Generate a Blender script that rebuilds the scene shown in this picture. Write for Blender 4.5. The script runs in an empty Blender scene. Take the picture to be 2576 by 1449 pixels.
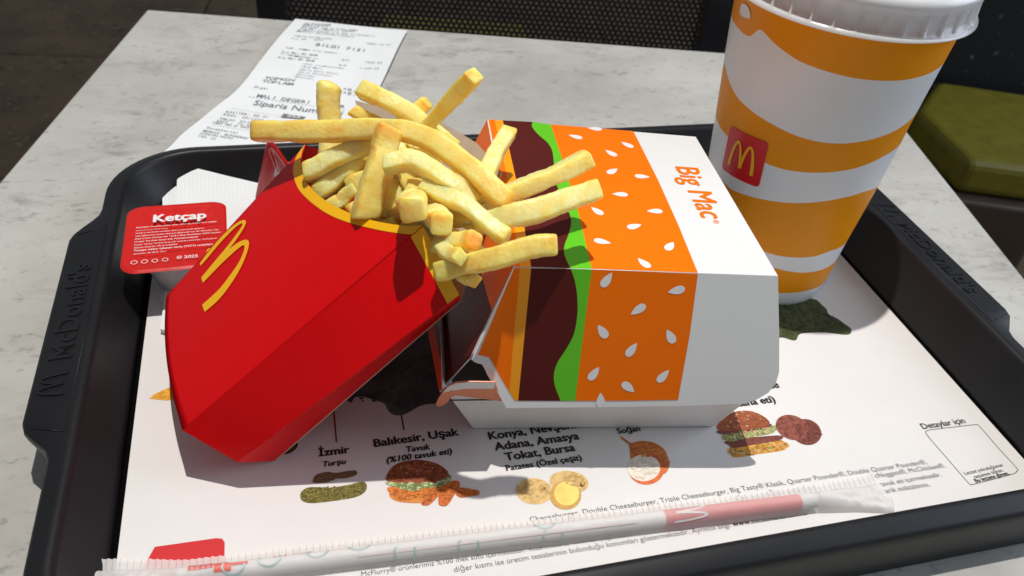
import bpy, math, random
import numpy as np
from mathutils import Vector, Matrix, noise
from mathutils.geometry import tessellate_polygon

random.seed(7)
rng = np.random.default_rng(7)
scene = bpy.context.scene
COL = scene.collection

# ------------------------------------------------------------------ camera
FW, FH, FPX = 2576.0, 1449.0, 2099.91          # photo measured at this size, focal length in pixels
CPOS = np.array([0.000779, -0.003638, 0.24233962])
CR = np.array([0.96623025, -0.2429735, 0.08580782])
CU = np.array([0.08881855, 0.62663144, 0.77423789])
CF = np.array([0.24188916, 0.74047074, -0.62705081])
camd = bpy.data.cameras.new('camera')
cam = bpy.data.objects.new('camera', camd)
COL.objects.link(cam)
cam.matrix_world = Matrix(((CR[0], CU[0], -CF[0], CPOS[0]), (CR[1], CU[1], -CF[1], CPOS[1]),
                           (CR[2], CU[2], -CF[2], CPOS[2]), (0, 0, 0, 1)))
camd.sensor_width = 36.0
camd.lens = 36.0 * FPX / FW
camd.clip_start = 0.01
camd.clip_end = 100
camd.dof.use_dof = True
camd.dof.focus_distance = 0.305
camd.dof.aperture_fstop = 22.0
scene.camera = cam

# ------------------------------------------------------------------ light: room fill, ceiling downlight, window
world = bpy.data.worlds.new('World')
scene.world = world
world.use_nodes = True
bg = world.node_tree.nodes['Background']
bg.inputs[0].default_value = (0.86, 0.93, 1.0, 1)
bg.inputs[1].default_value = 0.205
sp = bpy.data.lights.new('ceiling_downlight', 'SPOT')
sp.energy = 80
sp.color = (1.0, 0.965, 0.91)
sp.shadow_soft_size = 0.011
sp.spot_size = math.radians(50)
sp.spot_blend = 0.30
spo = bpy.data.objects.new('ceiling_downlight', sp)
COL.objects.link(spo)
spo.location = (0.085, 0.305, 1.50)
spo.rotation_euler = (Vector((0.09, 0.33, 0)) - spo.location).to_track_quat('-Z', 'Y').to_euler()
wl = bpy.data.lights.new('window_light', 'AREA')
wl.energy = 30
wl.color = (0.72, 0.84, 1.0)
wl.shape = 'RECTANGLE'
wl.size = 1.6
wl.size_y = 1.4
wlo = bpy.data.objects.new('window_light', wl)
COL.objects.link(wlo)
wlo.location = (2.2, 0.0, 0.95)
wlo.rotation_euler = (Vector((0.15, 0.25, 0.05)) - wlo.location).to_track_quat('-Z', 'Y').to_euler()
scene.view_settings.view_transform = 'Standard'
scene.view_settings.look = 'None'
scene.view_settings.exposure = 0.0
scene.view_settings.gamma = 1.0

# ------------------------------------------------------------------ helpers
def ray(x, y):
    d = CF * FPX + CR * (x - FW / 2) - CU * (y - FH / 2)
    return d / np.linalg.norm(d)

def U(x, y, z):
    d = ray(x, y)
    return CPOS + d * ((z - CPOS[2]) / d[2])

def UP(x, y, pl):
    p0, n = pl
    d = ray(x, y)
    return CPOS + d * (np.dot(p0 - CPOS, n) / np.dot(d, n))

def PX(P):
    d = np.asarray(P) - CPOS
    z = d @ CF
    return np.array([FW / 2 + FPX * (d @ CR) / z, FH / 2 - FPX * (d @ CU) / z])

def plane3(a, b, c, toward=CPOS):
    n = np.cross(b - a, c - a)
    n = n / np.linalg.norm(n)
    if np.dot(toward - a, n) < 0:
        n = -n
    return (np.asarray(a, float), n)

K = 0.789216   # source pixel -> measured pixel
def zc(ox, oy, s):                # zoom-crop coordinates -> measured pixels
    return lambda u, v: ((ox + u / s) * K, (oy + v / s) * K)
zF = zc(780, 200, 1.907)          # fries crop
zB = zc(1380, 360, 1.393)         # burger box crop
zC = zc(2200, 0, 1.4493)          # cup crop
zE = zc(1340, 860, 2.683)         # box corner crop
zK = zc(340, 480, 2.786)          # ketchup crop
zN = zc(900, 1260, 2.3418)        # liner, middle
zR = zc(1900, 1200, 1.8886)       # liner, right
zS = zc(200, 1400, 1.84)          # straw, left
zT = zc(500, 0, 2.9953)           # receipt
zQ = zc(1500, 1550, 1.84)         # straw, right

def lin(r, g, b, k=1.0):
    f = lambda c: (c / 255 / 12.92) if c / 255 <= 0.04045 else ((c / 255 + 0.055) / 1.055) ** 2.4
    return (f(r) * k, f(g) * k, f(b) * k, 1.0)

MATS = {}
def mat(name, col, rough=0.5, spec=0.5, var=0.0, vscale=60, bump=0.0, bscale=400, sss=0.0, sssr=(0.004, 0.002, 0.001),
        coat=0.0, trans=0.0, alpha=1.0, metal=0.0):
    if name in MATS:
        return MATS[name]
    m = bpy.data.materials.new(name)
    m.use_nodes = True
    nt = m.node_tree
    b = nt.nodes['Principled BSDF']
    b.inputs['Base Color'].default_value = col
    b.inputs['Roughness'].default_value = rough
    b.inputs['Specular IOR Level'].default_value = spec
    b.inputs['Metallic'].default_value = metal
    b.inputs['Coat Weight'].default_value = coat
    b.inputs['Coat Roughness'].default_value = 0.12
    b.inputs['Alpha'].default_value = alpha
    if sss:
        b.inputs['Subsurface Weight'].default_value = sss
        b.inputs['Subsurface Radius'].default_value = sssr
        b.inputs['Subsurface Scale'].default_value = 1.0
    geo = nt.nodes.new('ShaderNodeNewGeometry')
    if var:
        n = nt.nodes.new('ShaderNodeTexNoise')
        n.inputs['Scale'].default_value = vscale
        n.inputs['Detail'].default_value = 6
        n.inputs['Roughness'].default_value = 0.62
        nt.links.new(geo.outputs['Position'], n.inputs['Vector'])
        r = nt.nodes.new('ShaderNodeValToRGB')
        lo = tuple(max(0, c * (1 - var)) for c in col[:3]) + (1,)
        hi = tuple(min(1, c * (1 + var)) for c in col[:3]) + (1,)
        r.color_ramp.elements[0].position = 0.3
        r.color_ramp.elements[1].position = 0.7
        r.color_ramp.elements[0].color = lo
        r.color_ramp.elements[1].color = hi
        nt.links.new(n.outputs['Fac'], r.inputs['Fac'])
        nt.links.new(r.outputs['Color'], b.inputs['Base Color'])
        mr = nt.nodes.new('ShaderNodeMapRange')
        mr.inputs['To Min'].default_value = max(0.02, rough - 0.08)
        mr.inputs['To Max'].default_value = min(1, rough + 0.1)
        nt.links.new(n.outputs['Fac'], mr.inputs['Value'])
        nt.links.new(mr.outputs['Result'], b.inputs['Roughness'])
    if bump:
        n2 = nt.nodes.new('ShaderNodeTexNoise')
        n2.inputs['Scale'].default_value = bscale
        n2.inputs['Detail'].default_value = 4
        nt.links.new(geo.outputs['Position'], n2.inputs['Vector'])
        bp = nt.nodes.new('ShaderNodeBump')
        bp.inputs['Strength'].default_value = bump
        bp.inputs['Distance'].default_value = 0.0006
        nt.links.new(n2.outputs['Fac'], bp.inputs['Height'])
        nt.links.new(bp.outputs['Normal'], b.inputs['Normal'])
    if trans:
        tr = nt.nodes.new('ShaderNodeBsdfTranslucent')
        tr.inputs['Color'].default_value = col
        mx = nt.nodes.new('ShaderNodeMixShader')
        mx.inputs[0].default_value = trans
        out = nt.nodes['Material Output']
        nt.links.new(b.outputs[0], mx.inputs[1])
        nt.links.new(tr.outputs[0], mx.inputs[2])
        nt.links.new(mx.outputs[0], out.inputs['Surface'])
    MATS[name] = m
    return m

def base_of(o):
    v = np.zeros(3)
    while o is not None:
        v += np.array(o.location)
        o = o.parent
    return v

def tag(o, label=None, cat=None, group=None, kind=None):
    if label: o['label'] = label
    if cat: o['category'] = cat
    if group: o['group'] = group
    if kind: o['kind'] = kind
    return o

def thing(name, loc, label, cat, group=None):
    o = bpy.data.objects.new(name, None)
    o.empty_display_size = 0.01
    o.location = loc
    COL.objects.link(o)
    return tag(o, label, cat, group)

def obj(name, verts, faces, m, parent=None, smooth=False, idx=None, origin=None):
    """verts in world space; a child keeps its thing's origin"""
    V = np.asarray(verts, float).reshape(-1, 3)
    off = base_of(parent) if parent is not None else (np.asarray(origin, float) if origin is not None else np.zeros(3))
    me = bpy.data.meshes.new(name)
    me.from_pydata((V - off).tolist(), [], [list(map(int, f)) for f in faces])
    for mm in (m if isinstance(m, (list, tuple)) else [m]):
        me.materials.append(mm)
    if idx is not None:
        me.polygons.foreach_set('material_index', [int(i) for i in idx])
    if smooth:
        me.polygons.foreach_set('use_smooth', [True] * len(me.polygons))
    me.update()
    o = bpy.data.objects.new(name, me)
    if parent is not None:
        o.parent = parent
    else:
        o.location = off
    COL.objects.link(o)
    return o

def grid(P):
    """P: array (n,m,3) -> verts, faces"""
    n, m = P.shape[:2]
    f = [(i * m + j, i * m + j + 1, (i + 1) * m + j + 1, (i + 1) * m + j) for i in range(n - 1) for j in range(m - 1)]
    return P.reshape(-1, 3), f

def join(*parts):
    V, F = [], []
    for v, f in parts:
        k = len(V)
        V += [tuple(a) for a in np.asarray(v).reshape(-1, 3)]
        F += [tuple(i + k for i in ff) for ff in f]
    return V, F

def box(x0, x1, y0, y1, z0, z1, M=None):
    v = np.array([(x, y, z) for z in (z0, z1) for y in (y0, y1) for x in (x0, x1)], float)
    if M is not None:
        v = np.array([M(*a) for a in v])
    return v, [(0, 2, 3, 1), (4, 5, 7, 6), (0, 1, 5, 4), (2, 6, 7, 3), (0, 4, 6, 2), (1, 3, 7, 5)]

def tube(path, r, n=10, caps=True):
    path = [np.asarray(p, float) for p in path]
    V, F = [], []
    for i, p in enumerate(path):
        t = path[min(i + 1, len(path) - 1)] - path[max(i - 1, 0)]
        t /= np.linalg.norm(t)
        a = np.cross(t, (0, 0, 1) if abs(t[2]) < 0.9 else (1, 0, 0)); a /= np.linalg.norm(a)
        b = np.cross(t, a)
        rr = r[i] if hasattr(r, '__len__') else r
        V += [p + rr * (math.cos(k * 2 * math.pi / n) * a + math.sin(k * 2 * math.pi / n) * b) for k in range(n)]
    for i in range(len(path) - 1):
        F += [(i * n + k, i * n + (k + 1) % n, (i + 1) * n + (k + 1) % n, (i + 1) * n + k) for k in range(n)]
    if caps:
        F += [tuple(range(n))[::-1], tuple((len(path) - 1) * n + k for k in range(n))]
    return V, F

def smooth_line(pts, n=8, closed=False):
    """Catmull-Rom through pts"""
    P = [np.asarray(p, float) for p in pts]
    out = []
    L = len(P)
    rngi = range(L if closed else L - 1)
    for i in rngi:
        if closed:
            a, b, c, d = P[i - 1], P[i], P[(i + 1) % L], P[(i + 2) % L]
        else:
            b, c = P[i], P[i + 1]
            a = P[i - 1] if i else 2 * b - c
            d = P[i + 2] if i + 2 < L else 2 * c - b
        for k in range(n):
            t = k / n
            out.append(0.5 * (2 * b + (c - a) * t + (2 * a - 5 * b + 4 * c - d) * t * t + (3 * b - a - 3 * c + d) * t ** 3))
    if not closed:
        out.append(P[-1])
    return out

def poly_faces(P3, n):
    """tessellate a planar 3-D polygon lying in plane with normal n"""
    P3 = np.asarray(P3, float)
    t = P3[1] - P3[0]
    for k in range(1, len(P3)):
        t = P3[k] - P3[0]
        if np.linalg.norm(t) > 1e-6: break
    ax = t / np.linalg.norm(t)
    ay = np.cross(n, ax)
    q = [Vector(((p - P3[0]) @ ax * 100, (p - P3[0]) @ ay * 100, 0)) for p in P3]
    out = []
    for f in tessellate_polygon([q]):
        a, b, c = (P3[i] for i in f)
        if np.dot(np.cross(b - a, c - a), n) < 0:
            f = (f[0], f[2], f[1])
        out.append(tuple(f))
    return out

def printed(name, pxpoly, pl, m, parent, eps=0.00012, closed_smooth=0):
    """flat print: a pixel outline laid on a plane of the thing it is printed on"""
    if closed_smooth:
        pxpoly = smooth_line(pxpoly, closed_smooth, True)
    P = [UP(x, y, pl) + pl[1] * eps for x, y in pxpoly]
    return obj(name, P, poly_faces(P, pl[1]), m, parent)

# ---- lettering
_tc = {}
def glyphs(body, bold=0.0, shear=0.0, spacing=1.0):
    key = (body, bold, shear, spacing)
    if key in _tc:
        return _tc[key]
    cu = bpy.data.curves.new('t', 'FONT')
    cu.body = body
    cu.size = 1.0
    heavy = bold if bold > .013 else 0
    cu.offset = 0 if heavy else bold
    cu.shear = shear
    cu.space_character = spacing
    cu.resolution_u = 3
    o = bpy.data.objects.new('t', cu)
    COL.objects.link(o)
    dg = bpy.context.evaluated_depsgraph_get()
    me = bpy.data.meshes.new_from_object(o.evaluated_get(dg))
    v = np.array([q.co[:2] for q in me.vertices]).reshape(-1, 2)
    f = [tuple(p.vertices) for p in me.polygons]
    bpy.data.objects.remove(o)
    bpy.data.curves.remove(cu)
    bpy.data.meshes.remove(me)
    if heavy and len(v):
        d = heavy
        n0 = len(v)
        vs, fs = [], []
        for q, (dx, dy) in enumerate(((-d, 0), (d, 0), (0, -d * .7), (0, d * .7), (-d * .6, d * .5), (d * .6, -d * .5))):
            vs.append(np.c_[v[:, 0] + dx, v[:, 1] + dy, np.full(n0, q * 1.0)])
            fs += [tuple(i + q * n0 for i in ff) for ff in f]
        v, f = np.vstack(vs), fs
    else:
        v = np.c_[v, np.zeros(len(v))]
    _tc[key] = (v, f)
    return v, f

def mono(body, bold=0.0):
    V, F = [], []
    for i, ch in enumerate(body):
        if ch == ' ':
            continue
        v, f = glyphs(ch, bold)
        if len(v) == 0: continue
        c = (v[:, 0].min() + v[:, 0].max()) / 2
        k = len(V)
        V += [(q[0] - c + 0.31 + 0.62 * i, q[1], q[2]) for q in v]
        F += [tuple(q + k for q in ff) for ff in f]
    return np.array(V).reshape(-1, 3), F, 0.62 * len(body)

def text_on(name, body, p0, p1, pl, m, parent, bold=0.0, shear=0.0, eps=0.00014, hs=1.0, monosp=False, warp=None, flip=False, fit=True, spacing=1.0):
    """lettering whose baseline runs from pixel p0 to pixel p1 on plane pl"""
    a, b = UP(*p0, pl), UP(*p1, pl)
    ex = b - a
    L = np.linalg.norm(ex)
    ex = ex / L
    ey = np.cross(pl[1], ex)
    if monosp:
        v, f, w = mono(body, bold)
        x0 = 0
    else:
        v, f = glyphs(body, bold, shear, spacing)
        x0 = v[:, 0].min()
        w = v[:, 0].max() - x0
    s = L / w
    P = np.array([a + ex * (q[0] - x0) * s + ey * q[1] * s * hs + pl[1] * (eps + q[2] * 8e-6) for q in v])
    if warp is not None:
        P = np.array([warp(p) for p in P])
    return obj(name, P, f, m, parent)

def arches(n=6):
    """the letter mark: two tall arches sharing a middle leg, in a unit box"""
    o = [(0, 0), (.012, .25), (.045, .5), (.1, .76), (.17, .93), (.255, 1.0), (.34, .95), (.41, .81), (.46, .62), (.5, .44), (.5, .25), (.5, .08)]
    i = [(.115, 0), (.125, .25), (.145, .48), (.18, .7), (.22, .85), (.262, .9), (.305, .86), (.35, .72), (.39, .52), (.42, .32), (.435, .2), (.44, .08)]
    o, i = np.array(smooth_line(o, n)), np.array(smooth_line(i, n))
    V, F = [], []
    for sgn in (1, -1):
        k = len(V)
        for a, b in zip(o, i):
            V += [(a[0], a[1]) if sgn > 0 else (1 - a[0], a[1]), (b[0], b[1]) if sgn > 0 else (1 - b[0], b[1])]
        for q in range(len(o) - 1):
            ff = (k + 2 * q, k + 2 * q + 2, k + 2 * q + 3, k + 2 * q + 1)
            F.append(ff if sgn < 0 else ff[::-1])
    return np.array(V), F

# ------------------------------------------------------------------ setting: floor
TH = -0.22561
cT, sT = math.cos(TH), math.sin(TH)
def T(x, y, z):
    return np.array([x * cT - y * sT, x * sT + y * cT, z])
ZT = -0.006            # table surface
ZFLOOR = ZT - 0.75

def speckle_mat(name, base, dark, light, rough=0.4, s1=14, s2=160, thr=0.70, dthr=0.33):
    m = bpy.data.materials.new(name); m.use_nodes = True
    nt = m.node_tree; b = nt.nodes['Principled BSDF']; b.inputs['Roughness'].default_value = rough
    g = nt.nodes.new('ShaderNodeNewGeometry')
    n1 = nt.nodes.new('ShaderNodeTexNoise'); n1.inputs['Scale'].default_value = s1; n1.inputs['Detail'].default_value = 8
    n2 = nt.nodes.new('ShaderNodeTexNoise'); n2.inputs['Scale'].default_value = s2; n2.inputs['Detail'].default_value = 3
    for n in (n1, n2): nt.links.new(g.outputs['Position'], n.inputs['Vector'])
    r1 = nt.nodes.new('ShaderNodeValToRGB')
    r1.color_ramp.elements[0].position = 0.3; r1.color_ramp.elements[0].color = dark
    r1.color_ramp.elements[1].position = 0.7; r1.color_ramp.elements[1].color = base
    nt.links.new(n1.outputs['Fac'], r1.inputs['Fac'])
    r2 = nt.nodes.new('ShaderNodeValToRGB')
    r2.color_ramp.elements[0].position = thr; r2.color_ramp.elements[0].color = (0, 0, 0, 1)
    r2.color_ramp.elements[1].position = thr + 0.05; r2.color_ramp.elements[1].color = (1, 1, 1, 1)
    nt.links.new(n2.outputs['Fac'], r2.inputs['Fac'])
    r3 = nt.nodes.new('ShaderNodeValToRGB')
    r3.color_ramp.elements[0].position = dthr - 0.06; r3.color_ramp.elements[0].color = (1, 1, 1, 1)
    r3.color_ramp.elements[1].position = dthr; r3.color_ramp.elements[1].color = (0, 0, 0, 1)
    nt.links.new(n2.outputs['Fac'], r3.inputs['Fac'])
    mx = nt.nodes.new('ShaderNodeMix'); mx.data_type = 'RGBA'
    nt.links.new(r2.outputs['Color'], mx.inputs[0]); nt.links.new(r1.outputs['Color'], mx.inputs[6]); mx.inputs[7].default_value = light
    mx2 = nt.nodes.new('ShaderNodeMix'); mx2.data_type = 'RGBA'
    nt.links.new(r3.outputs['Color'], mx2.inputs[0]); nt.links.new(mx.outputs[2], mx2.inputs[6])
    mx2.inputs[7].default_value = tuple(c * 0.35 for c in dark[:3]) + (1,)
    nt.links.new(mx2.outputs[2], b.inputs['Base Color'])
    return m

M_tile = speckle_mat('brown_stone_tile', (0.19, 0.118, 0.060, 1), (0.095, 0.060, 0.032, 1), (0.26, 0.18, 0.105, 1), 0.6, 9, 60, 0.64, 0.36)
M_grout = mat('dark_grout', (0.055, 0.04, 0.028, 1), 0.9)
floor = obj('floor', [T(-4, -2, ZFLOOR - .004), T(4, -2, ZFLOOR - .004), T(4, 6, ZFLOOR - .004), T(-4, 6, ZFLOOR - .004)], [(0, 1, 2, 3)], M_grout)
tag(floor, kind='structure')
TS = 0.60
tv, tf = box(-TS / 2 + .0025, TS / 2 - .0025, -TS / 2 + .0025, TS / 2 - .0025, -.004, 0)
for ix in range(-4, 4):
    for iy in range(0, 6):
        cx, cy = (ix + .62) * TS, (iy + .15) * TS
        # tiles laid a little askew to the table
        a = TH + 0.10
        w = np.array([[cx * math.cos(a) - cy * math.sin(a), cx * math.sin(a) + cy * math.cos(a), ZFLOOR]])
        vv = np.array([(x * math.cos(a) - y * math.sin(a), x * math.sin(a) + y * math.cos(a), z) for x, y, z in tv]) + w
        obj('floor_tile', vv, tf, M_tile, floor)

# ------------------------------------------------------------------ table
def table_mat():
    m = bpy.data.materials.new('concrete_laminate'); m.use_nodes = True
    nt = m.node_tree; b = nt.nodes['Principled BSDF']; L = nt.links.new
    tcn = nt.nodes.new('ShaderNodeNewGeometry')
    mp = nt.nodes.new('ShaderNodeMapping'); mp.inputs['Rotation'].default_value = (0, 0, -TH); mp.inputs['Scale'].default_value = (0.62, 1.0, 1.0)
    L(tcn.outputs['Position'], mp.inputs['Vector'])
    def N(sc, det, ro=0.6, dist=0.0):
        n = nt.nodes.new('ShaderNodeTexNoise'); n.inputs['Scale'].default_value = sc; n.inputs['Detail'].default_value = det
        n.inputs['Roughness'].default_value = ro; n.inputs['Distortion'].default_value = dist
        L(mp.outputs['Vector'], n.inputs['Vector']); return n
    def R(n, a, ca, c, cc):
        r = nt.nodes.new('ShaderNodeValToRGB'); e = r.color_ramp.elements
        e[0].position = a; e[0].color = ca; e[1].position = c; e[1].color = cc
        L(n.outputs['Fac'], r.inputs['Fac']); return r
    big = R(N(11, 7, 0.62, .4), 0.30, (.375, .36, .33, 1), 0.68, (.535, .525, .49, 1))
    mid = R(N(48, 6, 0.7, .5), 0.34, (.60, .59, .59, 1), 0.50, (1, 1, 1, 1))
    fine = R(N(240, 4, 0.65), 0.30, (.55, .55, .57, 1), 0.42, (1, 1, 1, 1))
    msk = R(N(24, 4), 0.42, (0, 0, 0, 1), 0.62, (1, 1, 1, 1))
    def mul(a, c, fac=1.0, facsock=None):
        x = nt.nodes.new('ShaderNodeMix'); x.data_type = 'RGBA'; x.blend_type = 'MULTIPLY'; x.inputs[0].default_value = fac
        L(a, x.inputs[6]); L(c, x.inputs[7])
        if facsock: L(facsock, x.inputs[0])
        return x.outputs[2]
    c1 = mul(big.outputs[0], mid.outputs[0], 0.8, msk.outputs[0])
    c2 = mul(c1, fine.outputs[0], 0.7)
    L(c2, b.inputs['Base Color'])
    b.inputs['Roughness'].default_value = 0.42
    b.inputs['Specular IOR Level'].default_value = 0.35
    return m
M_table = table_mat()
M_edge = mat('grey_edge_band', (.30, .29, .30, 1), 0.5)
M_blackmetal = mat('black_metal', (.012, .012, .014, 1), 0.4)
TL, TR, TB, TF = -0.23262, 0.30084, 0.6051, -0.16
table = thing('dining_table', T(0.03, 0.22, ZFLOOR), 'grey concrete-look table carrying the black tray', 'table')
vb, fb = box(TL, TR, TF, TB, ZT - 0.03, ZT - 0.0008, T)
obj('edge_band', vb, fb, M_edge, table)
e = 0.0012
obj('table_top', [T(TL + e, TF + e, ZT), T(TR - e, TF + e, ZT), T(TR - e, TB - e, ZT), T(TL + e, TB - e, ZT),
                  T(TL, TF, ZT - .0009), T(TR, TF, ZT - .0009), T(TR, TB, ZT - .0009), T(TL, TB, ZT - .0009)],
    [(0, 1, 2, 3), (4, 5, 1, 0), (5, 6, 2, 1), (6, 7, 3, 2), (7, 4, 0, 3)], M_table, table)
obj('pedestal', *tube([T(.03, .22, ZFLOOR + .02), T(.03, .22, ZT - .03)], 0.035, 20), M_blackmetal, table, True)
obj('base_plate', *box(-.2, .26, -.01, .45, ZFLOOR, ZFLOOR + .02, T), M_blackmetal, table)

# ------------------------------------------------------------------ perforated chair behind the table
yc = TB + 0.085
plC = (T(0, yc, 0), T(0, -1, 0) - T(0, 0, 0))
def chx(px, py=20):
    q = UP(px, py, plC)
    return q[0] * cT + q[1] * sT
x0, x1 = chx(690, 20), chx(1795, 60)
chair = thing('perforated_chair', T((x0 + x1) / 2, yc - .2, ZFLOOR), 'black metal chair with perforated back facing the far table edge', 'chair')
M_chair = mat('black_powder_coat', (.010, .010, .013, 1), 0.38, var=.25)
PW = 0.0115
zt, zb = 0.17, -0.36
obj('back_post', *box(x0 - PW, x0 + PW, yc - .012, yc + .012, ZFLOOR, zt, T), M_chair, chair)
obj('back_post', *box(x1 - PW, x1 + PW, yc - .012, yc + .012, ZFLOOR, zt, T), M_chair, chair)
obj('top_rail', *box(x0 - PW, x1 + PW, yc - .012, yc + .012, zt, zt + .022, T), M_chair, chair)
obj('lower_rail', *box(x0 + PW, x1 - PW, yc - .010, yc + .010, zb - .02, zb, T), M_chair, chair)
# perforated sheet: staggered hexagonal holes, joined into one sheet
pitch = 0.0047
V, F = [], []
rows = int((zt + .12) / (pitch * .866)) + 1
cols = int((x1 - x0 - 2 * PW) / pitch)
for r_ in range(rows):
    for c_ in range(cols):
        cx = x0 + PW + (c_ + .5 + .5 * (r_ % 2)) * pitch
        cz = -.12 + r_ * pitch * .866
        if cx > x1 - PW: continue
        k = len(V)
        for q in range(6):
            a = math.pi / 6 + q * math.pi / 3
            V.append(T(cx + pitch * .5774 * math.cos(a), yc, cz + pitch * .5774 * math.sin(a)))
        for q in range(6):
            a = math.pi / 6 + q * math.pi / 3
            V.append(T(cx + pitch * .31 * math.cos(a), yc - .0004, cz + pitch * .31 * math.sin(a)))
        F += [(k + q, k + (q + 1) % 6, k + 6 + (q + 1) % 6, k + 6 + q) for q in range(6)]
tag(obj('perforated_sheet', V, F, M_chair, chair), kind='stuff')
obj('lower_sheet', *box(x0 + PW, x1 - PW, yc - .001, yc + .001, zb, -.123, T), M_chair, chair)
obj('seat', *box(x0, x1, yc - .40, yc - .02, zb - .05, zb - .03, T), M_chair, chair)
for xx in (x0, x1):
    obj('front_leg', *box(xx - .01, xx + .01, yc - .40, yc - .38, ZFLOOR, zb - .05, T), M_chair, chair)

# a stool with an olive cushion further back, seen only through the holes
M_olive = mat('olive_vinyl', (.205, .165, .010, 1), 0.5, var=.15, vscale=40)
M_brown = mat('brown_laminate', (.075, .050, .036, 1), 0.5, var=.2, vscale=25)
st = thing('olive_stool', T(x0 + .13, yc + .55, ZFLOOR), 'low stool with olive cushion behind the perforated chair', 'stool')
obj('cushion', *box(x0 + .02, x0 + .26, yc + .40, yc + .70, -.36, -.30, T), M_olive, st)
obj('base_block', *box(x0 + .03, x0 + .25, yc + .41, yc + .69, ZFLOOR, -.36, T), M_brown, st)
bin_ = thing('beige_bin', T(x1 + .02, yc + .45, ZFLOOR), 'beige box-shaped bin standing beyond the perforated chair', 'bin')
M_beige = mat('beige_board', (.34, .28, .22, 1), 0.6, var=.1)
obj('body', *box(x1 - .065, x1 + .085, yc + .36, yc + .5, ZFLOOR, -.30, T), M_beige, bin_)
obj('lid', *box(x1 - .068, x1 + .088, yc + .357, yc + .503, -.30, -.285, T), M_beige, bin_)

# ------------------------------------------------------------------ bench with olive cushion to the right
zs = -0.27
top = [UP(*zC(u, v), (np.array([0, 0, zs]), np.array([0, 0, 1.]))) for u, v in ((1140, 370), (1045, 505), (1290, 745), (1700, 800), (1900, 480))]
bench = thing('cushioned_bench', (top[2][0] + .1, top[2][1] + .1, ZFLOOR), 'bench with olive green cushion on a brown base beside the table', 'bench')
def prism(poly, z0, z1, grow=0.0):
    c = np.mean(poly, 0)
    P = [p + (p - c) / np.linalg.norm((p - c)[:2]) * grow for p in poly]
    n = len(P)
    V = [(p[0], p[1], z0) for p in P] + [(p[0], p[1], z1) for p in P]
    F = [(i, (i + 1) % n, n + (i + 1) % n, n + i) for i in range(n)] + [tuple(range(n))[::-1], tuple(range(n, 2 * n))]
    return V, F
def bev(o, w, seg=2):
    b = o.modifiers.new('bevel', 'BEVEL'); b.width = w; b.segments = seg; b.limit_method = 'ANGLE'
    return o
bev(obj('cushion', *prism(top, zs - .05, zs), M_olive, bench), .012, 3)
bev(obj('seat_board', *prism(top, zs - .15, zs - .051, .02), M_brown, bench), .004)
obj('plinth', *prism(top, ZFLOOR, zs - .151, -.05), mat('black_plinth', (.006, .006, .007, 1), .6), bench)
M_terr = speckle_mat('black_speckled_fabric', (.0065, .0065, .009, 1), (.004, .004, .006, 1), (.10, .095, .10, 1), 0.6, 30, 62, 0.665, 0.05)
bd = (top[4] - top[0]); bd = bd / np.linalg.norm(bd); bn = np.array([-bd[1], bd[0], 0])
A0, A1 = top[0] - bd * .25, top[4] + bd * .3
obj('backrest', [A0 + bn * .012 + [0, 0, -.16], A1 + bn * .012 + [0, 0, -.16], A1 + bn * .06 + [0, 0, .55], A0 + bn * .06 + [0, 0, .55],
                 A0 + bn * .07 + [0, 0, -.16], A1 + bn * .07 + [0, 0, -.16], A1 + bn * .11 + [0, 0, .55], A0 + bn * .11 + [0, 0, .55]],
    [(0, 1, 2, 3), (5, 4, 7, 6), (3, 2, 6, 7), (0, 3, 7, 4), (1, 5, 6, 2), (0, 4, 5, 1)], M_terr, bench)

# ------------------------------------------------------------------ receipt lying on the table
M_receipt = mat('thermal_paper', (.80, .81, .82, 1), 0.55, var=.02, vscale=30)
M_ink = mat('receipt_ink', (.24, .24, .26, 1), 0.6)
M_ink2 = mat('receipt_ink_bold', (.19, .19, .205, 1), 0.6)
Le = [(743, 47), (700, 98), (658, 153), (622, 200), (589, 233), (545, 265), (500, 303), (458, 340), (430, 372), (395, 400)]
Rr = [(1025, 81), (1003, 124), (982, 170), (956, 222), (930, 268), (900, 315), (872, 352), (845, 385), (820, 412), (800, 440)]
Re0 = np.array([U(*q, ZT + .001) for q in smooth_line(Le, 5)]); Re1 = np.array([U(*q, ZT + .001) for q in smooth_line(Rr, 5)])
def rz(a, b):
    return ZT + .0006 + .0016 * (0.5 + .5 * math.sin(b * 9.2 + a * 1.3 - .6)) * (1 - .3 * a) + .0022 * max(0, a - .8) * 5 * max(0, 1 - abs(b - .22) * 2.6)
nb, na = len(Re0), 17
R3 = np.zeros((nb, na, 3))
for i in range(nb):
    for j in range(na):
        a = j / (na - 1)
        q = Re0[i] * (1 - a) + Re1[i] * a
        R3[i, j] = (q[0], q[1], rz(a, i / (nb - 1)))
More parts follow.
